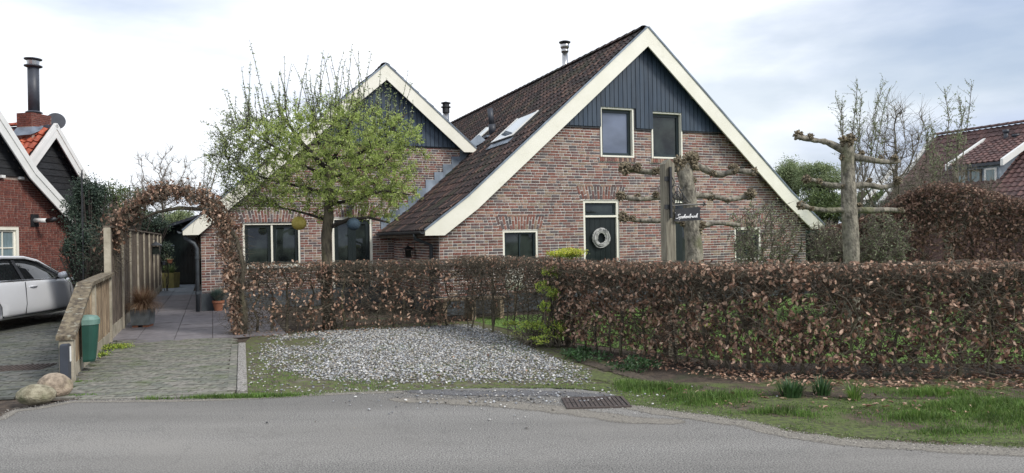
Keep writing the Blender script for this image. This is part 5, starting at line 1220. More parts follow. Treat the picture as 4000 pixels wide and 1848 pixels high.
pollard('pollarded lime with knobbly side arms directly behind the wooden sign post', 10.9,
    [(2712, 1000, 70), (2704, 900, 66), (2696, 800, 56), (2688, 740, 54), (2676, 680, 62), (2670, 640, 50)],
    [[(2660, 655, 40), (2600, 660, 26), (2540, 672, 24), (2480, 664, 24), (2440, 660, 30)], [(2700, 648, 40), (2740, 655, 30), (2810, 682, 26), (2870, 668, 22), (2945, 672, 22)],
     [(2670, 770, 30), (2590, 770, 18), (2500, 778, 18), (2440, 770, 22)], [(2700, 762, 30), (2790, 768, 20), (2850, 780, 18), (2925, 765, 22)],
     [(2690, 862, 34), (2590, 862, 18), (2500, 862, 18), (2440, 848, 22)], [(2715, 890, 34), (2770, 876, 20), (2810, 872, 18), (2890, 880, 16)]],
    [(2440, 658, 62), (2490, 655, 44), (2562, 668, 40), (2656, 640, 76), (2700, 622, 70), (2712, 640, 60), (2866, 660, 50), (2940, 670, 46), (2785, 678, 34), (2425, 765, 46), (2490, 768, 36), (2562, 760, 32), (2776, 768, 38), (2842, 782, 28), (2932, 758, 52), (2436, 848, 50), (2470, 852, 30), (2716, 900, 60), (2736, 880, 46), (2706, 705, 34), (2668, 870, 36)], 3)
pollard('pollarded tree with bare horizontal arms standing right of the farmhouse', 11.2,
    [(3326, 1010, 62), (3322, 900, 58), (3316, 780, 56), (3312, 640, 50), (3308, 560, 48)],
    [[(3300, 590, 36), (3230, 556, 24), (3180, 548, 18), (3115, 535, 20)], [(3330, 612, 34), (3390, 622, 24), (3450, 632, 22), (3510, 630, 18)], [(3305, 728, 28), (3230, 722, 20), (3180, 705, 16), (3145, 702, 18)],
     [(3330, 728, 30), (3390, 722, 22), (3450, 732, 20), (3520, 710, 18)], [(3310, 818, 26), (3240, 822, 22), (3170, 815, 20), (3130, 798, 16)], [(3340, 820, 30), (3400, 822, 24), (3470, 820, 20), (3530, 825, 16)]],
    [(3118, 528, 46), (3165, 535, 36), (3306, 552, 66), (3320, 545, 50), (3365, 600, 30), (3492, 618, 36), (3290, 615, 30), (3150, 700, 40), (3200, 708, 28), (3505, 705, 40), (3395, 706, 28), (3130, 802, 42), (3170, 815, 26), (3520, 820, 26), (3295, 725, 30), (3350, 805, 36), (3440, 617, 26)], 8)
# ---------------------------------------------------------------- sign post and hanging sign
PY = 9.75; pb = AT(2612, 1000, PY); pz = AT(2612, 622, PY).z
po = thing('sign_post', 'weathered wooden post with a pointed top behind the hedge', 'post', (pb.x, pb.y, 0), math.radians(20))
w = .072; mb = MB()
vs = [(-w, -w, 0), (w, -w, 0), (w, w, 0), (-w, w, 0), (-w, -w, pz-.07), (w, -w, pz-.07), (w, w, pz-.07), (-w, w, pz-.07), (-.02, -w, pz), (.02, w, pz-.01), (-.03, w, pz-.01)]
mb.add(vs[:8]+[(-.01, -w, pz), (-.01, w, pz-.01)], [(3,2,1,0), (0,1,5,8,4), (1,2,6,5), (2,3,7,9,6), (3,0,4,7), (4,8,9,7), (8,5,6,9)]); mb.build('post_body', m_post, po)
sg = thing('hanging_sign', 'black iron bracket carrying a black name board with white script letters', 'sign', (pb.x, pb.y, 0), math.radians(14))
def sp_(px, py, Y=PY-.14): v = AT(px, py, Y); c, s = math.cos(-math.radians(14)), math.sin(-math.radians(14)); dx, dy = v.x-pb.x, v.y-pb.y; return (dx*c-dy*s, dx*s+dy*c, v.z)
def lx_(px, py, yl=-.10):   # point of the sign plane (local y = yl)
    a = math.radians(14); f = plane((pb.x, pb.y), a); x, z = f(px, py, yl); return (x, yl, z)
A1 = lx_(2617, 652); A2 = lx_(2617, 852)
MB().box(A1[0]-.014, A1[0]+.014, -.125, -.085, A2[2], A1[2]).build('back_plate', m_darkmetal, sg)
for py in (698, 808):
    c = lx_(2610, py); MB().box(c[0]-.045, c[0]+.05, -.092, -.076, c[2]-.03, c[2]+.03).build('mounting_lug', m_darkmetal, sg)
q0, q1 = lx_(2617, 804), lx_(2748, 797); 
MB().tube([(q0[0], -.10, q0[2]), (q1[0], -.10, q1[2])], .009, 8).build('bracket_arm', m_darkmetal, sg)
fb = MB(); e = q1
for dz, dx in ((.02, .004), (0, .02), (-.02, .004)): fb.lathe([(.004, -.014), (.013, 0), (.004, .014)], (e[0]+dx, -.10, e[2]+dz), 8)
fb.build('finial', m_darkmetal, sg, True)
def scroll(pts, rr=.0065): 
    P = [np.array(lx_(*p)) for p in pts]; Q = []
    for i in range(len(P)-1):
        a, b_, c, d = P[max(i-1, 0)], P[i], P[i+1], P[min(i+2, len(P)-1)]
        for j in range(4): u = j/4; Q.append(tuple(.5*((2*b_)+(-a+c)*u+(2*a-5*b_+4*c-d)*u*u+(-a+3*b_-3*c+d)*u**3)))
    Q.append(tuple(P[-1])); MB().tube(Q, rr, 6).build('scroll', m_darkmetal, sg, True)
def cp(x, y): return (2560+x*.252, 600+y*.252)
for s_ in ([(245, 345), (275, 400), (290, 450), (262, 520)], [(255, 530), (300, 495), (350, 510), (372, 480)], [(350, 500), (390, 560), (430, 565), (445, 510)], [(380, 560), (440, 650), (500, 740), (550, 755)],
           [(300, 640), (320, 590), (370, 590), (390, 650), (400, 720), (430, 760), (460, 740)], [(270, 650), (320, 640), (350, 690), (330, 770), (290, 775), (275, 740)], [(240, 560), (265, 620), (255, 700), (290, 760)], [(320, 600), (345, 640), (380, 700), (370, 770)], [(430, 640), (440, 700), (420, 760)], [(265, 640), (300, 700), (320, 690), (345, 650)]):
    scroll([cp(*p) for p in s_])
# name board: outline with notched corners, hung below the arm
c = [cp(290, 870), cp(330, 862), cp(665, 825), cp(708, 840), cp(690, 868), cp(688, 985), cp(705, 1000), cp(690, 1032), cp(330, 1052), cp(288, 1045), cp(300, 1012), cp(310, 905)]
pl = [(lx_(*p, -.10)[0], lx_(*p, -.10)[2]) for p in c]
bd = MB().prism(pl[::-1], -.106, -.096).build('name_board', m_darkmetal, sg)
for px in (345, 600):
    p = lx_(*cp(px, 850), -.10); MB().tube([(p[0], -.10, p[2]-.01), (p[0], -.10, p[2]+.035)], .006, 6).build('hanger', m_darkmetal, sg)
# lettering in script: strokes of a continuous hand (letter box units: x right, y up, x-height 1)
LET = {'S': [[(1.5, 2.05), (1.25, 2.3), (.85, 2.25), (.62, 1.85), (.85, 1.45), (1.15, 1.05), (1.05, .45), (.6, .05), (.15, .1), (0, .45)]],
 'p': [[(.0, .35), (.3, .95), (.22, .2), (.05, -.85)], [(.25, .6), (.55, .98), (.85, .85), (.75, .25), (.45, .02), (.25, .2)]],
 'e': [[(.05, .4), (.4, .6), (.62, .85), (.42, 1.0), (.15, .7), (.12, .25), (.35, .0), (.7, .25)]],
 'k': [[(.05, .3), (.45, 1.5), (.55, 2.05), (.35, 1.9), (.15, .9), (.05, 0)], [(.12, .5), (.5, .95), (.62, .7), (.25, .5), (.5, .1), (.75, .2)]],
 'n': [[(.05, .4), (.2, .95), (.12, 0)], [(.15, .5), (.45, .95), (.6, .8), (.5, .15), (.8, .2)]],
 'b': [[(.05, .4), (.4, 1.5), (.5, 2.05), (.3, 1.9), (.12, .8), (.2, .1), (.5, 0), (.65, .5), (.45, .8), (.7, .75)]],
 'r': [[(.02, .55), (.25, 1.05), (.3, .8), (.55, .9), (.45, .15), (.7, .2)]],
 'i': [[(.05, .3), (.25, .95), (.15, .15), (.42, .2)], [(.33, 1.35), (.36, 1.45)]]}
word = 'Spekenbrink'; adv = {'S': 1.35, 'p': .86, 'e': .66, 'k': .74, 'n': .78, 'b': .68, 'r': .64, 'i': .42}
tot = sum(adv[ch] for ch in word); pa, pb_ = lx_(*cp(316, 1010), -.108), lx_(*cp(652, 990), -.108); sc = (pb_[0]-pa[0])/tot; xh = .025; x = 0; mb = MB()
for ch in word:
    for st_ in LET[ch]:
        P = [np.array([pa[0]+(x+p[0]*.98+p[1]*.16)*sc, -.1075, pa[2]+(pb_[2]-pa[2])*(x+p[0])/tot+p[1]*xh]) for p in st_]; Q = []
        for i in range(len(P)-1):
            a, b_, c_, d = P[max(i-1, 0)], P[i], P[i+1], P[min(i+2, len(P)-1)]
            for j in range(3): u = j/3; Q.append(tuple(.5*((2*b_)+(-a+c_)*u+(2*a-5*b_+4*c_-d)*u*u+(-a+3*b_-3*c_+d)*u**3)))
        Q.append(tuple(P[-1])); mb.tube(Q, 0.0046, 5)
    x += adv[ch]
mb.build('lettering', m_letters, sg)
MB().tube([lx_(*cp(300, 922), -.1075), lx_(*cp(311, 918), -.1075)], .003, 5).build('apostrophe', m_letters, sg)

# ---------------------------------------------------------------- the parked car
car = thing('parked_car', 'silver saloon car parked on the neighbour\'s brick yard, front hidden by the fence', 'car', (-10.52, 14.5, 0), math.pi/2+.02)
secs = [(-2.56, .62, .60, .46, .78, .84), (-2.45, .80, .78, .30, .93, 1.0), (-2.05, .90, .86, .22, .99, 1.08), (-1.2, .935, .90, .20, .985, 1.06), (0, .94, .905, .19, .955, 1.0), (.85, .94, .90, .19, .925, .985),
        (1.35, .935, .885, .20, .90, .965), (1.75, .93, .865, .21, .87, .935), (2.15, .90, .82, .22, .80, .875), (2.42, .80, .70, .24, .70, .76), (2.55, .58, .5, .34, .58, .62)]
mb = MB(); ring_n = None; vs = []
for x, ws, wb, zb, zs, zt in secs:
    h = [(0, zb), (ws*.8, zb), (ws*.96, zb+.07), (ws+.005, zb+.20), (ws, (zb+zs)/2+.06), (wb+.012, zs-.07), (wb-.02, zs-.012), (wb-.10, zs+(zt-zs)*.35), (wb*.55, zt-.008), (0, zt)]
    rg = [(x, y, z) for y, z in h]+[(x, -y, z) for y, z in h[-2:0:-1]]; ring_n = len(rg); vs += rg
n = ring_n; fs = [(i*n+k, (i+1)*n+k, (i+1)*n+(k+1) % n, i*n+(k+1) % n) for i in range(len(secs)-1) for k in range(n)]+[tuple(range(n)), tuple((len(secs)-1)*n+k for k in range(n-1, -1, -1))]
mb.add(vs, fs); body = mb.build('body', m_paint, car, True)
sub = body.modifiers.new('smooth', 'SUBSURF'); sub.levels = 2; sub.render_levels = 2
# wheel wells are cut out of the evaluated body, once, as real geometry
import bmesh
dg = bpy.context.evaluated_depsgraph_get()
def cutter(x):
    me = bpy.data.meshes.new('well'); bm = bmesh.new(); bmesh.ops.create_cone(bm, cap_ends=True, segments=40, radius1=.385, radius2=.385, depth=.62, matrix=Matrix.Translation((x, -.86, .36)) @ Matrix.Rotation(math.pi/2, 4, 'X'))
    bmesh.ops.create_cone(bm, cap_ends=True, segments=40, radius1=.385, radius2=.385, depth=.62, matrix=Matrix.Translation((x, .86, .36)) @ Matrix.Rotation(math.pi/2, 4, 'X')); bm.to_mesh(me); bm.free()
    me.materials.append(m_darkmetal); o = bpy.data.objects.new('well', me); COL.objects.link(o); o.parent = car; return o
cs_ = [cutter(1.60), cutter(-1.47)]
for c_ in cs_: m_ = body.modifiers.new('well', 'BOOLEAN'); m_.object = c_; m_.operation = 'DIFFERENCE'; m_.solver = 'EXACT'
bpy.context.view_layer.update(); dg = bpy.context.evaluated_depsgraph_get(); me = bpy.data.meshes.new_from_object(body.evaluated_get(dg)); body.modifiers.clear(); body.data = me
for c_ in cs_: bpy.data.objects.remove(c_)
# greenhouse
def loft(secs, m, name, par, smooth=True):
    vs = []; 
    for x, pts in secs: vs += [(x+dx, y, z) for dx, y, z in pts]
    n = len(secs[0][1]); fs = [(i*n+k, (i+1)*n+k, (i+1)*n+k+1, i*n+k+1) for i in range(len(secs)-1) for k in range(n-1)]
    return MB().add(vs, fs).build(name, m, par, smooth)
def gsec(x, wl, zl, wu, zu): return (x, [(0, -wl, zl), (0, -(wl*.45+wu*.55), (zl+zu)/2), (0, -wu, zu), (0, -wu*.5, zu+.03), (0, 0, zu+.04), (0, wu*.5, zu+.03), (0, wu, zu), (0, wl*.45+wu*.55, (zl+zu)/2), (0, wl, zl)])
gs = [gsec(1.16, .78, .93, .70, .965), gsec(.85, .845, .93, .67, 1.09), (gsec(.35, .86, .935, .635, 1.32)), gsec(-.05, .87, .945, .625, 1.40), gsec(-.7, .88, .96, .625, 1.42), gsec(-1.3, .87, .97, .61, 1.375), gsec(-1.8, .84, .98, .62, 1.22), gsec(-2.2, .78, 1.0, .66, 1.07)]
gh = loft(gs, m_carglass, 'window_glass', car)
rs = [(x, [(0, p[1]*1.012, p[2]+.012) for p in pts[2:7]]) for x, pts in gs[2:7]]; loft(rs, m_paint, 'roof', car)
def strip(pts, r_, m, name, n=6): return MB().tube(pts, r_, n).build(name, m, car, True)
for sgn in (-1, 1):
    strip([(1.12, sgn*.79, .95), (.85, sgn*.70, 1.09), (.35, sgn*.655, 1.325), (-.05, sgn*.645, 1.405), (-.7, sgn*.645, 1.425), (-1.3, sgn*.63, 1.38), (-1.8, sgn*.64, 1.22), (-2.15, sgn*.69, 1.09)], .030, m_paint, 'roof_rail', 8)
    strip([(.95, sgn*.80, 1.015), (.35, sgn*.69, 1.30), (-.05, sgn*.675, 1.375), (-.7, sgn*.675, 1.395), (-1.3, sgn*.66, 1.35)], .009, m_chrome, 'window_trim')
    strip([(1.05, sgn*.85, .945), (.35, sgn*.875, .95), (-.7, sgn*.892, .972), (-1.6, sgn*.87, .985)], .011, m_chrome, 'belt_trim')
    MB().add([(-.36, sgn*.895, .955), (-.46, sgn*.895, .955), (-.46, sgn*.65, 1.40), (-.38, sgn*.65, 1.40)], [(0, 1, 2, 3)]).build('door_pillar', m_darkmetal, car)
    # door gaps
    for xs2 in ([(.95, .88), (1.02, .82), (1.06, .6), (1.06, .3)], [(-.40, .93), (-.42, .8), (-.40, .5), (-.44, .3)], [(-1.45, .95), (-1.30, .7), (-1.12, .5), (-1.1, .3)]):
        strip([(a, sgn*(.912 if z > .85 else .940 if z > .5 else .942), z) for a, z in xs2], .006, m_darkmetal, 'door_gap', 5)
    strip([(1.10, sgn*.925, .30), (0, sgn*.93, .29), (-1.05, sgn*.925, .30)], .022, m_darkmetal, 'sill_strip', 6)
    mb = MB(); mb.tube([(1.28, sgn*.943, .66), (1.25, sgn*.943, .63), (1.22, sgn*.943, .40), (1.14, sgn*.943, .36)], [.004, .007, .007, .010], 6); mb.build('side_vent', m_chrome, car, True)
    for xh in (.0, -1.15): h = MB(); h.tube([(xh-.28, sgn*.925, .83), (xh-.22, sgn*.955, .835), (xh-.12, sgn*.955, .835), (xh-.06, sgn*.925, .83)], .014, 8); h.build('door_handle', m_paint, car, True)
    # mirror
    mr = MB(); 
    vs = []; 
    for k, (yy, sx, sz) in enumerate(((.90, .03, .03), (.93, .085, .06), (1.0, .10, .075), (1.08, .09, .068), (1.12, .04, .035))):
        for j in range(10): a = 2*math.pi*j/10; vs.append((.70+sx*math.cos(a)+.0, sgn*yy, 1.01+sz*math.sin(a)))
    mr.add(vs, [(k*10+j, k*10+(j+1) % 10, (k+1)*10+(j+1) % 10, (k+1)*10+j) for k in range(4) for j in range(10)]+[tuple(range(10)), tuple(range(40, 50))]); mr.build('side_mirror', m_paint, car, True)
    strip([(.72, sgn*.84, .955), (.71, sgn*.92, .965)], .022, m_darkmetal, 'mirror_foot')
    hl = MB(); hl.tube([(2.28, sgn*.80, .70), (2.42, sgn*.66, .68), (2.50, sgn*.48, .64)], [.05, .055, .05], 8); hl.build('headlight', m_curtain, car, True)
    for wx in (1.60, -1.47):
        wh = MB().tube([(wx, sgn*.70, .36), (wx, sgn*.72, .36)], .12, 16).build('wheel', m_darkmetal, car)
        ty = MB(); prof = [(.245, -.12), (.30, -.125), (.345, -.11), (.362, -.06), (.362, .06), (.345, .11), (.30, .125), (.245, .12)]; nn = 36; vs = []
        for rr, yy in prof:
            for j in range(nn): a = 2*math.pi*j/nn; vs.append((wx+rr*math.cos(a), sgn*.80+yy, .36+rr*math.sin(a)))
        ty.add(vs, [(k*nn+j, k*nn+(j+1) % nn, ((k+1) % 8)*nn+(j+1) % nn, ((k+1) % 8)*nn+j) for k in range(8) for j in range(nn)]); ty.build('tyre', m_rubber, wh, True)
        rm = MB(); vs = []
        for rr, yy in ((.250, .115), (.262, .118), (.262, .09), (.235, .06), (.235, -.1), (.245, -.1)):
            for j in range(nn): a = 2*math.pi*j/nn; vs.append((wx+rr*math.cos(a), sgn*(.80+yy), .36+rr*math.sin(a)))
        rm.add(vs, [(k*nn+j, k*nn+(j+1) % nn, (k+1)*nn+(j+1) % nn, (k+1)*nn+j) for k in range(5) for j in range(nn)])
        for q in range(5):
            for dq in (-.12, .12):
                a = 2*math.pi*q/5+.3+dq; rm.tube([(wx+.05*math.cos(a), sgn*.88, .36+.05*math.sin(a)), (wx+.14*math.cos(a+dq*.2), sgn*.895, .36+.14*math.sin(a+dq*.2)), (wx+.25*math.cos(a+dq*.55), sgn*.91, .36+.25*math.sin(a+dq*.55))], [.02, .016, .014], 6)
        rm.tube([(wx, sgn*.86, .36), (wx, sgn*.90, .36)], .055, 14); rm.build('rim', m_alloy, wh, True)
        MB().tube([(wx, sgn*.76, .36), (wx, sgn*.77, .36)], .22, 24).build('brake_disc', m_darkmetal, wh)
strip([(2.44, 0, .75), (2.35, .5, .79), (2.15, .72, .85), (1.2, .76, .955)], .004, m_darkmetal, 'bonnet_gap', 4); strip([(2.44, 0, .75), (2.35, -.5, .79), (2.15, -.72, .85), (1.2, -.76, .955)], .004, m_darkmetal, 'bonnet_gap', 4)
MB().box(2.50, 2.56, -.4, .4, .36, .60).build('grille', m_darkmetal, car)

# ---------------------------------------------------------------- gravel
r = np.random.default_rng(5)
ico = bmesh.new(); bmesh.ops.create_icosphere(ico, subdivisions=1, radius=1); IV = np.array([tuple(v.co) for v in ico.verts]); IFc = np.array([[v.index for v in f.verts] for f in ico.faces]); ico.free()
IV = IV*(1+r.uniform(-.14, .14, (len(IV), 1)))
gp = [G(*p) for p in ((1010, 1340), (1060, 1306), (1320, 1284), (1840, 1264), (1960, 1298), (2190, 1400), (2300, 1440), (2330, 1500), (2050, 1500), (1700, 1496), (1400, 1500), (1060, 1460), (1000, 1400))]
def scatter(N, poly_, r): P = np.array(poly_); lo, hi = P.min(0), P.max(0); Q = r.uniform(lo, hi, (N, 2)); return Q[inside(Q, poly_)]
Q = scatter(60000, gp, r)
import mathutils
def nz2(Q, f, sd=0): return np.array([mathutils.noise.noise(Vector((x*f+sd, y*f, sd*.7))) for x, y in Q])
ctr = np.array(gp).mean(0)
den = nz2(Q, .9, 3)*.9+nz2(Q, 3.1, 8)*.6
left = np.clip((Q[:, 0]+3.5)/1.6, 0, 1); front = np.clip((Q[:, 1]-8.1-.10*Q[:, 0]*0)/1.1, 0, 1)
GP = np.array(gp+[gp[0]]); dmin = np.full(len(Q), 9.)
for a_1, b_1 in zip(GP[:-1], GP[1:]):
    ab = b_1-a_1; tt = np.clip(((Q-a_1)@ab)/(ab@ab), 0, 1); dmin = np.minimum(dmin, np.linalg.norm(Q-a_1-tt[:, None]*ab, axis=1))
edge_ = np.clip(dmin/.32+.12, 0, 1)
keep = r.uniform(size=len(Q)) < np.clip((.34+.9*left*front+den*.8)*edge_, .02, 1)
Q = Q[keep]
ex = scatter(9000, [G(*p) for p in ((960, 1540), (975, 1345), (1100, 1440), (1700, 1490), (2350, 1500), (2440, 1540), (2330, 1530), (1700, 1518), (1300, 1536))], r); ex = ex[r.uniform(size=len(ex)) < np.clip(.20+nz2(ex, 2, 4)*1.1, .015, .8)]
nr = 380; lr_ = np.stack([r.normal(-.15, .95, nr), 7.75-np.abs(r.normal(0, .50, nr))], 1); lr2 = np.stack([r.normal(.2, .55, 300), r.normal(7.28, .16, 300)], 1); lr3 = np.stack([r.uniform(-2.4, 3.2, 18), r.uniform(6.0, 7.2, 18)], 1)
lr_ = np.concatenate([lr_, lr2, lr3]); lr_ = lr_[r.uniform(size=len(lr_)) < .62]
def stones(name, label, Q, zb, smin, smax, r, m=m_pebble, jit=.014):
    n = len(Q); s = smin+(smax-smin)*r.uniform(0, 1, n)**2.2; C = np.concatenate([Q, (zb+s*.30+r.uniform(0, jit, n))[:, None]], 1)
    Hs = np.stack([s*r.uniform(.75, 1.2, n), s*r.uniform(.6, .95, n), s*r.uniform(.35, .7, n)], 1); R = rotz(r.uniform(0, 6.28, n)); tl = r.normal(0, .25, n); T = np.tile(np.eye(3), (n, 1, 1)); T[:, 0, 0] = np.cos(tl); T[:, 0, 2] = np.sin(tl); T[:, 2, 0] = -np.sin(tl); T[:, 2, 2] = np.cos(tl); R = R@T
    V = np.einsum('nij,nvj->nvi', R, IV[None]*Hs[:, None, :])+C[:, None, :]; F = IFc[None]+(np.arange(n)*len(IV))[:, None, None]
    return tag(np_mesh(name, V.reshape(-1, 3), F.reshape(-1, 3), m, None, smooth=True), label, 'gravel', kind='stuff')
stones('gravel', 'pale river gravel covering the parking bay between drive and hedge', np.concatenate([Q, ex]), -.012, .008, .022, r, jit=.007)
stones('loose_pebbles', 'scattered loose pebbles on the asphalt edge around the drain', lr_, .008, .006, .019, r, jit=0)

def along_line(pix, n, w): P = resample([G(*p) for p in pix], 400); k = r.integers(0, 400, n); return P[k]+r.normal(0, w, (n, 2))
grit = np.concatenate([along_line(edge[1:], 2600, .05), along_line(edge2, 3800, .07), along_line([(1500, 1540), (2000, 1560), (2440, 1600)], 3000, .16)])
stones('road_grit', 'fine grit and sand grains washed along the road edge', grit, .0005, .0025, .008, r, m=m_grit, jit=0)
# ---------------------------------------------------------------- grass, moss, litter
def tuft_stuff(name, label, Q, length, m, r, width=.0035, cat='grass', tilt=.7, z=-.01):
    n = len(Q); th = r.uniform(0, 6.283, n); L = length*r.uniform(.45, 1.15, n); ti = tilt*r.uniform(0, 1, n); d = np.stack([np.cos(th), np.sin(th)], 1); ph = r.uniform(0, 6.283, n)
    side = np.stack([np.cos(ph), np.sin(ph), np.zeros(n)], 1)*width; b = np.concatenate([Q, np.full((n, 1), z)], 1)
    p1 = b+np.stack([d[:, 0]*np.sin(ti*.5), d[:, 1]*np.sin(ti*.5), np.cos(ti*.5)], 1)*(L*.55)[:, None]; p2 = p1+np.stack([d[:, 0]*np.sin(ti*1.5), d[:, 1]*np.sin(ti*1.5), np.cos(ti*1.5)], 1)*(L*.45)[:, None]
    V = np.stack([b-side, b+side, p1+side*.8, p1-side*.8, p2], 1).reshape(-1, 3); i = np.arange(n)*5
    F = [tuple(x) for x in np.stack([i, i+1, i+2, i+3], 1)]+[tuple(x) for x in np.stack([i+3, i+2, i+4], 1)]
    return tag(np_mesh(name, V, F, m), label, cat, kind='stuff')
def patch(cx, cy, rx, ry, n, r, edge=.5): 
    q = r.normal(size=(n, 2))*edge; q = q[(q**2).sum(1) < 1.6]; return np.stack([cx+q[:, 0]*rx, cy+q[:, 1]*ry], 1)
def gpatch(px, py, rx, ry, n, r): x, y = G(px, py); return patch(x, y, rx, ry, n, r)
VP_ = [G(*p) for p in ((2380, 1475), (2450, 1580), (2560, 1598), (2900, 1645), (3060, 1690), (3300, 1720), (4000, 1755), (4500, 1775), (4500, 1500), (3000, 1520))]
vq = scatter(105000, VP_, r); ne = nz2(vq, 1.5, 11)+.55*nz2(vq, 4.5, 31)+.3*nz2(vq, 11, 51)
def cen(px, py, rx, ry): x, y = G(px, py); return np.exp(-((vq[:, 0]-x)/rx)**2-((vq[:, 1]-y)/ry)**2)
wt = sum(h*cen(*q) for h, q in ((1.5, (3640, 1540, .30, .13)), (1.6, (3850, 1590, .45, .25)), (1.3, (4080, 1640, .4, .3)), (1.5, (2560, 1520, .40, .18)), (1.6, (2760, 1560, .30, .2)), (1., (2900, 1545, .25, .12)), (1.4, (3010, 1610, .25, .08)), (.9, (3130, 1622, .15, .06)), (1.3, (3580, 1630, .22, .10)), (.6, (3720, 1690, .4, .08)), (.8, (2430, 1500, .3, .2))))
pr = np.clip(wt*.9+ne*.85+.16, .08, 1); kp = r.uniform(size=len(vq)) < pr; vq2, hh = vq[kp], (.024+.075*np.clip(wt, 0, 1.2))[kp]
tuft_stuff('verge_grass', 'ragged green grass growing in patches along the verge below the right hedge', vq2, hh, m_grass, r, .0032, tilt=1.0)
Qm = scatter(26000, [G(*p) for p in ((968, 1550), (975, 1345), (1060, 1440), (1500, 1490), (2000, 1495), (2480, 1490), (2480, 1560), (2300, 1525), (1700, 1514), (1300, 1534))], r); Qm = Qm[r.uniform(size=len(Qm)) < np.clip(.30+nz2(Qm, 1.6, 6)*1.7, .02, 1)]
Qx = Q[r.uniform(size=len(Q)) < np.clip(nz2(Q, 1.3, 12)*1.1-.12, 0, .5)]
tuft_stuff('bed_grass', 'short yellowish moss and grass growing through the gravel edge', np.concatenate([Qm, Qx]), .032, m_grass, r, .004, tilt=1.2)
tuft_stuff('edge_grass', 'strip of green grass along the road edge below the concrete kerb', np.concatenate([gpatch(930, 1554, .55, .05, 1500, r), gpatch(820, 1557, .30, .03, 500, r), gpatch(1050, 1548, .5, .05, 900, r), gpatch(610, 1561, .2, .02, 150, r)]), .06, m_grass, r)
jq = scatter(1500, poly, r); jq = jq[nz2(jq, 1.8, 2) > .12]
tuft_stuff('joint_weeds', 'small weeds growing in the joints of the brick drive', np.concatenate([jq[:420], gpatch(345, 1490, .35, .12, 500, r), gpatch(310, 1545, .25, .07, 400, r)]), .03, m_grass, r, .005, 'weeds', 1.2)
Qw = scatter(14000, [G(1850, 1252), G(2230, 1330), (2.2, 9.3), (6.5, 8.9), (9, 11), (7, 16), (2, 15.5), (-.9, 14.3)], r)
tuft_stuff('lawn_grass', 'short bright lawn grass behind the hedge', Qw, .05, m_grass, r, .006)
def clump(name, label, px, py, n, L, rad, m, seed, width=.006, droop=.35, cat='plant', tilt=.9):
    x, y = G(px, py); t = thing(name, label, cat, (x, y, -.01), 0); blades(n, (0, 0, 0), rad, L, m, t, seed=seed, width=width, droop=droop, tilt=tilt); return t
clump('strap_leaf_plant', 'dark green strap leaved clump under the hedge, largest of the three', 3090, 1545, 150, .20, .11, m_grassd, 1, .007)
clump('strap_leaf_plant', 'dark green strap leaved clump under the hedge, middle of the three', 3210, 1540, 90, .20, .08, m_grassd, 2, .007)
clump('strap_leaf_plant', 'lighter green strap leaved clump under the hedge, rightmost of the three', 3335, 1560, 70, .19, .06, m_grass, 3, .007)
clump('daffodil_leaves', 'pale green daffodil leaves on the lawn seen through the hedge', 2500, 1290, 60, .3, .12, m_grass, 5, .007)
dl = G(2800, 1200)
for (px, py, nm) in ((2980, 1205, 'left'), (2760, 1290, 'lower')):
    x, y = G(px, py+60); t = thing('daffodils', 'yellow daffodils on the lawn seen through the hedge, %s group' % ('upper' if nm == 'left' else 'lower'), 'flowers', (x, y, 0), 0); blades(50, (0, 0, 0), .15, .3, m_grass, t, seed=9, width=.005, droop=.1, tilt=.4)
    leaves('petals', np.array([0, 0, .3])+r.normal(0, 1, (160, 3))*np.array([.12, .08, .03]), .04, m_yellow, t, r)
# leaf litter
lq = np.concatenate([scatter(4600, [(6.9, 7.25), (4.6, 7.35), (2.7, 7.7), (1.2, 9.3), (1.6, 9.9), (2.9, 8.6), (4.6, 8.3), (6.9, 8.3)], r), scatter(700, [G(960, 1330), G(1500, 1290), G(1850, 1262), G(1850, 1240), G(1500, 1262), G(960, 1300)], r), scatter(260, [G(2500, 1530), G(4000, 1530), G(4000, 1640), G(2900, 1610)], r), scatter(30, gp, r)])
n = len(lq); rr = rand_rot(n, r); fl_ = rr.copy(); yaw = rotz(r.uniform(0, 6.28, n)); ti = r.normal(0, .35, n); T = np.tile(np.eye(3), (n, 1, 1)); T[:, 1, 1] = np.cos(ti); T[:, 1, 2] = -np.sin(ti); T[:, 2, 1] = np.sin(ti); T[:, 2, 2] = np.cos(ti)
R = yaw@T; s_ = .055*r.uniform(.6, 1.2, n); C = np.concatenate([lq, r.uniform(.0, .025, (n, 1))], 1); Hs = np.stack([s_, s_, s_*r.uniform(.5, 2.5, n)], 1)
V = np.einsum('nij,nvj->nvi', R, LEAFV[None]*Hs[:, None, :])+C[:, None, :]; F = LEAFF[None]+(np.arange(n)*len(LEAFV))[:, None, None]
tag(np_mesh('leaf_litter', V.reshape(-1, 3), F.reshape(-1, 4), m_beech), 'fallen brown beech leaves lying under the hedges', 'leaf litter', kind='stuff')
iv = np.concatenate([gpatch(450, 1362, .26, .20, 700, r), gpatch(400, 1392, .10, .10, 150, r)])
t = thing('ground_cover', 'low dark green leafy ground cover at the foot of the low fence', 'plant', (0, 0, 0), 0); tag(t, kind=None)
leaves('leaves', np.concatenate([iv, r.uniform(0, .06, (len(iv), 1))], 1), .035, m_lime, t, r)

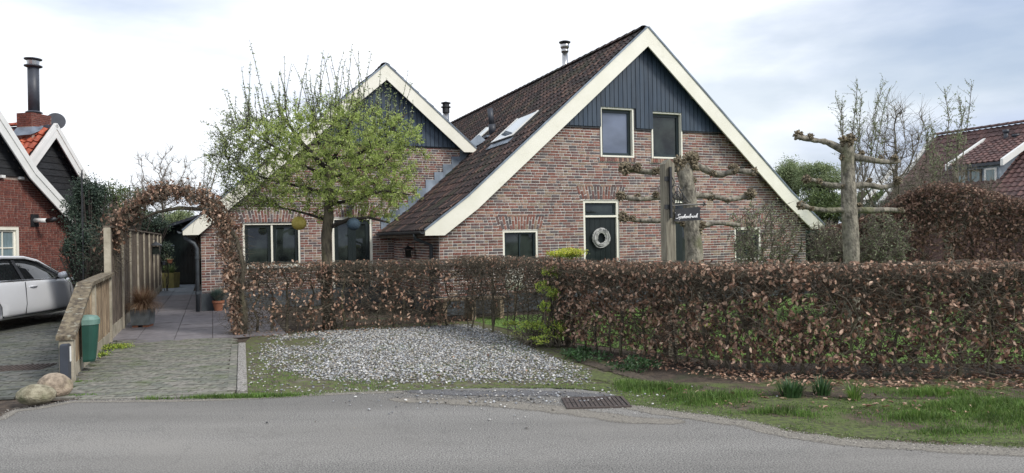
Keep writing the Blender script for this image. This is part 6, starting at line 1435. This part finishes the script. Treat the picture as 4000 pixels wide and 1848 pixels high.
# ---------------------------------------------------------------- shrubs
def blob_leaves(name, label, cat, spec, size, m, seed, wood_m=None, nbranch=0, sub_=None, group=None, base=None):
    r = np.random.default_rng(seed); b = spec[0][0] if base is None else base; t = thing(name, label, cat, (b[0], b[1], 0), 0, group); L = []; o = np.array([b[0], b[1], 0])
    for c, a, n in spec:
        k = max(4, n//22); cc_ = ell(k, c, a, r, .45); i = r.integers(0, k, n); L.append(cc_[i]+r.normal(0, 1, (n, 3))*np.array(a)*.16)
    P = np.concatenate(L)-o; P = P[P[:, 2] > .01]; leaves('leaves', P, size, m, t, r)
    if nbranch:
        s = np.tile([0, 0, .02], (nbranch, 1))+r.normal(0, .05, (nbranch, 3)); e = P[r.integers(0, len(P), nbranch)]; K = 6; Q = s[:, None]+(e-s)[:, None]*np.linspace(0, 1, K)[None, :, None]; Q[:, 1:-1] += r.normal(0, .04, (nbranch, K-2, 3)); V, F = tubes(Q, np.tile(np.linspace(.012, .003, K), (nbranch, 1)), 4); tag(np_mesh('stems', V, F, wood_m or m_twig, t), kind='stuff')
    return t
def A3(px, py, Y): return np.array(AT(px, py, Y))
blob_leaves('golden_shrub', 'bright yellow green shrub growing up through the corner of the hedge', 'shrub',
    [(A3(2215, 996, 10.9), (.25, .16, .045), 700), (A3(2135, 1065, 10.75), (.07, .12, .10), 260), (A3(2172, 1060, 10.7), (.08, .1, .09), 300), (A3(2120, 1120, 10.7), (.11, .1, .09), 380), (A3(2160, 1150, 10.6), (.08, .1, .10), 320), (A3(2130, 1195, 10.6), (.10, .1, .08), 300)], .030, m_yellow if False else m_lime, 51, nbranch=30, base=A3(2160, 1200, 10.7))
blob_leaves('golden_shrub', 'yellow shrub top showing above the hedge in front of the brick wall', 'shrub', [(A3(2212, 988, 10.9), (.27, .18, .065), 1400)], .030, m_yellow, 52, nbranch=20)
blob_leaves('periwinkle', 'low lime green shrub sprawling over the corner of the gravel', 'shrub', [(A3(2075, 1278, 10.9), (.26, .22, .10), 800), (A3(2165, 1285, 10.6), (.18, .2, .15), 650), (A3(2120, 1325, 10.3), (.2, .15, .06), 260), (A3(1985, 1262, 11.6), (.15, .2, .04), 200)], .030, m_lime, 53, nbranch=60)
blob_leaves('weeds', 'dark green broad leaved weeds at the foot of the hedge corner', 'plant', [((.95, 9.6, .05), (.35, .4, .06), 700), ((1.5, 8.9, .05), (.3, .35, .06), 500)], .05, m_grassd, 54)
def curly(label, px0, px1, pyt, pyb, Y, seed, nst=26, nleaf=1400):
    r = np.random.default_rng(seed); c = AT((px0+px1)/2, pyb, Y); t = thing('corkscrew_hazel', label, 'shrub', (c.x, c.y, 0), 0); w = (px1-px0)/2*Y/FPX; zt = AT((px0+px1)/2, pyt, Y).z
    att = ell(900, (0, 0, (zt+.75)/2), (w, w*.8, (zt-.65)/2), r); nd, par = colonize([(0, 0, .0), (.0, 0, .25), (.02, 0, .5)], att, .075, 1.3, .12, 60, jitter=.75, seed=seed)
    (V, F), rad, ch = wood(nd, par, .045, .0045, 2.6); 
    s = r.integers(0, len(nd), 1900); d = r.normal(size=(1900, 3)); d /= np.linalg.norm(d, axis=1, keepdims=True); P, R = twigs(nd[s], d, r.uniform(.08, .27, 1900), np.full(1900, .0042), r, 7, .75); V2, F2 = tubes(P, R, 3); V, F = join([(V, F), (V2, F2)])
    tag(np_mesh('branches', V, F, m_twigf, t), kind='stuff'); leaves('leaves', along(P, int(nleaf*2.4), r), .036, m_bud, t, r, spread=.5); return t
curly('twisted hazel shrub with tiny leaves in front of the right end of the brick wall', 2835, 3140, 785, 1010, 12.6, 61)
curly('twisted hazel shrub around the foot of the bare armed pollard tree', 3150, 3330, 870, 1010, 12.2, 62, nleaf=700)
curly('twisted hazel shrub in front of the tall dark beech hedge', 3340, 3560, 835, 1010, 11.9, 63, nleaf=1200)

# ---------------------------------------------------------------- trees behind
def bare_tree(name, label, base, ht, cr, cz, seed, natt=700, step=.22, leaf=None, nleaf=0, lsize=.04, rt=.14, tip=.008, bias=(0, 0, .35), twg=1500, group=None, m=None, infl=3., kill=.35, trunk_h=None, tl=(.15, .5)):
    r = np.random.default_rng(seed); t = thing(name, label, 'tree', (base[0], base[1], 0), 0, group); th = trunk_h or (cz-cr[2])*.9
    att = ell(natt, (0, 0, cz), cr, r); k = max(2, int(th/.3)); root = [(r.normal(0, .03), r.normal(0, .03), th*i/k) for i in range(k+1)]; root[0] = (0, 0, 0)
    nd, par = colonize(root, att, step, infl, kill, 70, bias=bias, jitter=.16, seed=seed); (V, F), rad, ch = wood(nd, par, rt, tip, 2.3)
    np_mesh('branches', V, F, m or m_twigf, t)
    s = r.choice(np.arange(k, len(nd)), twg); d = r.normal(size=(twg, 3))*.6; d[:, 2] += .9; d /= np.linalg.norm(d, axis=1, keepdims=True); P, R = twigs(nd[s], d, r.uniform(*tl, twg), np.full(twg, tip*.55), r, 4, .2); V, F = tubes(P, R, 3); tag(np_mesh('twigs', V, F, m or m_twigf, t), kind='stuff')
    if nleaf: leaves('leaves', along(P, nleaf, r)+r.normal(0, lsize, (nleaf, 3)), lsize, leaf, t, r)
    return t
bare_tree('bare_tree', 'bare many branched tree behind the right pollard', (*AT(3500, 1000, 19)[:2],), 5, (1.25, 1.2, 1.75), 3.25, 71, natt=900, step=.16, rt=.13, tip=.0085, twg=2400, leaf=m_bud, nleaf=1500, lsize=.03, bias=(0, 0, .55), trunk_h=.8, infl=2.6, kill=.26, tl=(.15, .6))
bare_tree('bare_tree', 'low spreading bare shrub tree in front of the dormer roof', (*AT(3700, 1000, 17)[:2],), 4, (1.4, 1.0, .95), 2.25, 72, natt=600, step=.16, rt=.08, tip=.007, twg=1500, bias=(0, 0, .25), trunk_h=.7, infl=2.2, kill=.26, leaf=m_green2, nleaf=900, lsize=.028)
for j, (px, py, Y, L_) in enumerate(((3745, 345, 17, 1), (3575, 360, 18, 1))): pass
def shoots(label, px, Y, tops, seed):
    r = np.random.default_rng(seed); b = AT(px, 1000, Y); t = thing('bare_sapling', label, 'tree', (b.x, b.y, 0), 0); o = np.array([b.x, b.y, 0]); Ps = []
    for (x, y) in tops:
        e = np.array(AT(x, y, Y))-o; K = 9; q = np.linspace(0, 1, K)[:, None]; P = e*q; P[:, 0] = e[0]*q[:, 0]**1.6; P[1:-1, :2] += r.normal(0, .05, (K-2, 2)); Ps.append(P)
    Ps = np.array(Ps); V1, F1 = tubes(Ps, np.tile(np.linspace(.028, .006, 9), (len(Ps), 1)), 5); n = 50*len(Ps); s = along(Ps[:, 5:], n, r); d = r.normal(size=(n, 3))*.5; d[:, 2] += 1; d /= np.linalg.norm(d, axis=1, keepdims=True)
    P, R = twigs(s, d, r.uniform(.12, .4, n), np.full(n, .005), r, 4, .25); V2, F2 = tubes(P, R, 3); V, F = join([(V1, F1), (V2, F2)]); np_mesh('branches', V, F, m_twigf, t); leaves('buds', along(P, n*7, r), .04, m_bud, t, r); return t
shoots('slender budding sapling rising above the far roof ridge', 3720, 17, [(3690, 360), (3745, 375), (3795, 335), (3770, 430), (3640, 495), (3615, 500)], 81)
shoots('slender budding sapling between the right pollard and the bare tree', 3330, 18, [(3262, 375), (3290, 400), (3350, 335), (3365, 375), (3345, 430), (3450, 330), (3475, 345)], 82)
def leafy(name, label, px, pyc, Y, wpx, hpx, n, size, m, seed, group=None, nbr=60, cat='tree'):
    c = AT(px, pyc, Y); a = (wpx/2*Y/FPX, wpx/2*Y/FPX*.8, hpx/2*Y/FPX); r = np.random.default_rng(seed); t = thing(name, label, cat, (c.x, c.y, 0), 0, group)
    k = 46; cl = ell(k, (0, 0, c.z), (a[0]*.85, a[1]*.85, a[2]*.85), r, .4); i = r.integers(0, k, n); P = cl[i]+r.normal(0, 1, (n, 3))*np.array(a)*.17*r.uniform(.5, 1.4, (k, 1))[i]; P = P[P[:, 2] > .05]; leaves('crown', P, size, m, t, r)
    K = 6; s = np.zeros((nbr, 3)); e = cl[r.integers(0, k, nbr)]+r.normal(0, .1, (nbr, 3)); Q_ = s[:, None]+(e-s)[:, None]*np.linspace(0, 1, K)[None, :, None]; Q_[:, 1:-1, :2] *= np.array([.35, .6, .8, .95])[None, :, None]; V, F = tubes(Q_, np.tile(np.linspace(.05, .012, K), (nbr, 1)), 4); np_mesh('trunk', V, F, m_barkd, t); return t
leafy('willow_tree', 'pale green willow behind the right end of the farmhouse, left of two', 3085, 705, 42, 160, 150, 12000, .10, m_willow, 91, 'willows beyond the garden')
leafy('willow_tree', 'pale green willow directly behind the pollard trunk, right of two', 3200, 695, 40, 200, 130, 14000, .10, m_willow, 92, 'willows beyond the garden')
leafy('dark_bush', 'dull green thicket below the willows right of the house', 3200, 830, 26, 260, 210, 9000, .085, m_green2, 93, cat='bush')
leafy('dark_bush', 'dark low thicket filling the corner right of the brick wall', 3170, 950, 22, 220, 170, 6000, .07, m_ever, 104, cat='bush')
leafy('dark_bush', 'dull twiggy thicket behind the bare tree trunk', 3420, 860, 24, 260, 180, 6000, .085, m_ever, 94, cat='bush')
leafy('evergreen_bush', 'dark evergreen bush at the corner of the neighbour\'s brick house', 350, 820, 15.6, 190, 260, 9500, .050, m_ever, 95, cat='bush')
leafy('evergreen_bush', 'low dark evergreen against the fence beside the car', 330, 990, 14.8, 170, 240, 6000, .05, m_ever, 96, cat='bush')
leafy('green_shrub', 'light green shrub sticking up between the dark bush and the beech arch', 480, 790, 19, 220, 170, 4200, .06, m_green2, 97, cat='shrub')
leafy('green_shrub', 'small green shrub behind the car bonnet at the brick wall', 175, 1070, 18.2, 80, 60, 700, .05, m_green2, 98, cat='shrub')
leafy('garden_conifer', 'blue green bushy tree seen through the arch above the fence', 570, 880, 27, 170, 120, 6000, .07, m_ever, 99)
leafy('garden_bush', 'yellow green bush seen through the arch left of the shed roof', 690, 870, 34, 170, 120, 5000, .09, m_willow, 100, cat='bush')
bare_tree('bare_tree', 'bare pale twigged tree rising behind the beech arch', (*AT(640, 1000, 30)[:2],), 5, (1.5, 1.2, 1.5), 4.2, 73, natt=420, step=.25, rt=.1, tip=.009, twg=1300, bias=(0, 0, .5), infl=3.5, kill=.4)
shoots('spindly sapling with buds left of the garden tree', 770, 27, [(845, 560), (800, 600), (830, 640), (860, 600), (880, 540)], 83)
tm = thing('garden_mast', 'thin dark pole standing in the evergreen bush by the neighbour\'s house', 'pole', (*AT(325, 1000, 14.6)[:2], 0), 0); zt = AT(325, 662, 14.6).z
MB().tube([(0, 0, 0), (0, 0, zt-.1), (.01, 0, zt)], [.022, .018, .008], 8).build('pole', m_darkmetal, tm)
for k in range(9): MB().tube([(-.02, 0, zt-.5-k*.2), (.06, -.03, zt-.45-k*.2)], .005, 4).build('rung', m_darkmetal, tm)
# distant tree line, hedges and a hill of trees beyond the gardens
for j, (px, pyc, Y, w_, h_, m_, lb_) in enumerate(((3400, 800, 62, 420, 120, m_green2, 'far green tree row beyond the bare tree'), (3650, 820, 66, 400, 100, m_ever, 'far dark tree row behind the right house'), (120, 860, 60, 500, 120, m_ever, 'far dark tree row behind the neighbour house'), (760, 890, 62, 380, 80, m_green2, 'far tree row behind the shed'))):
    leafy('tree_row', lb_, px, pyc, Y, w_, h_, 7000, .32, m_, 110+j)

# ---------------------------------------------------------------- garden things behind the hedge
tb_ = thing('garden_table', 'weathered grey wooden table standing behind the thin hedge', 'table', HW(-.9, 2.5, 0), ANG)
for i in range(5): MB().box(-.9, .9, -.35+i*.14, -.225+i*.14, .70, .73).build('table_plank', m_fence2, tb_)
for a in (-.8, .8):
    for b in (-.28, .28): MB().box(a-.035, a+.035, b-.035, b+.035, 0, .70).build('leg', m_fence2, tb_)
def pot(label, loc, r0, h, m, cat='pot', name='flower_pot'):
    t = thing(name, label, cat, loc, 0); MB().lathe([(r0*.7, 0), (r0*.95, h*.8), (r0*1.06, h*.8), (r0*1.06, h), (r0*.9, h), (r0*.85, h*.85), (.005, h*.84)], n=20).build('pot_body', m, t); return t
pot('terracotta trough like pot with pink flowers behind the thin hedge', HW(.0, 2.5, .73), .14, .19, m_terra); pt_ = thing('pink_flowers', 'pink flowers in the terracotta pot on the garden table', 'flowers', HW(.0, 2.5, .9), 0)
leaves('petals', r.normal(0, 1, (60, 3))*np.array([.07, .07, .04])+np.array([0, 0, .10]), .04, m_pink, pt_, r); leaves('foliage', r.normal(0, 1, (150, 3))*np.array([.09, .09, .05])+np.array([0, 0, .03]), .04, m_green2, pt_, r)
pot('white pot standing on the garden table', HW(-.35, 2.5, .73), .08, .21, m_white)
ch_ = thing('wooden_bench', 'pale slatted wooden pallet bench against the side wall', 'bench', HW(.75, -.6, 0), ANG)
for i in range(5): MB().box(-.7, .7, -.2+i*.1, -.12+i*.1, .40, .43).build('seat_slat', m_fence, ch_)
for a in (-.6, 0, .6): MB().box(a-.04, a+.04, -.2, .28, 0, .40).build('leg', m_fence, ch_)
ct = MB(); ct2 = thing('cream_cover', 'cream cloth draped over a chair behind the hedge gap', 'cloth', HW(1.75, -.55, 0), ANG)
for k in range(7): ct.tube([(-.18+k*.06, .02*math.sin(k*1.7), .55), (-.19+k*.063, .03*math.sin(k*1.3), .78), (-.17+k*.057, .02*math.cos(k), .98)], [.04, .038, .03], 8)
ct.build('cloth', m_cream, ct2, True); MB().box(-.02, .02, -.02, .02, 0, .6).build('chair_post', m_fence, ct2)
# hanging pots on the fence end by the shed
for j, (px, py, lb_) in enumerate(((640, 1035, 'upper hanging pot with grey green leaves on the fence end by the shed'), (663, 1028, 'right hanging pot with dry flower heads on the fence end by the shed'))):
    p = AT(px, py, 24.3); t = pot(lb_, p, .10, .13, m_flue if j == 0 else m_terra, name='hanging_pot'); b_ = thing('pot_plant', ('grey green leaves' if j == 0 else 'dry pale flower heads')+' spilling from a hanging pot by the shed', 'plant', p+Vector((0, 0, .12)), 0); leaves('leaves', r.normal(0, 1, (90, 3))*np.array([.08, .06, .05]), .05, m_ever if j == 0 else m_bud, b_, r)
blob_leaves('climbing_plant', 'dark green climber on the fence end above the hanging pots', 'plant', [(A3(646, 980, 24.4), (.22, .2, .32), 900)], .07, m_ever, 55, nbranch=8)

# trees and a hedge across the road behind the camera: what the window panes mirror
bare_tree('roadside_tree', 'bare roadside tree across the road behind the viewer, left one', (-4.5, -13), 7, (2.4, 2.2, 2.6), 4.8, 74, natt=500, step=.35, rt=.2, tip=.014, twg=900, infl=4, kill=.5)
bare_tree('roadside_tree', 'bare roadside tree across the road behind the viewer, right one', (6.5, -15), 7, (2.6, 2.2, 2.6), 4.8, 75, natt=500, step=.35, rt=.2, tip=.014, twg=900, infl=4, kill=.5)
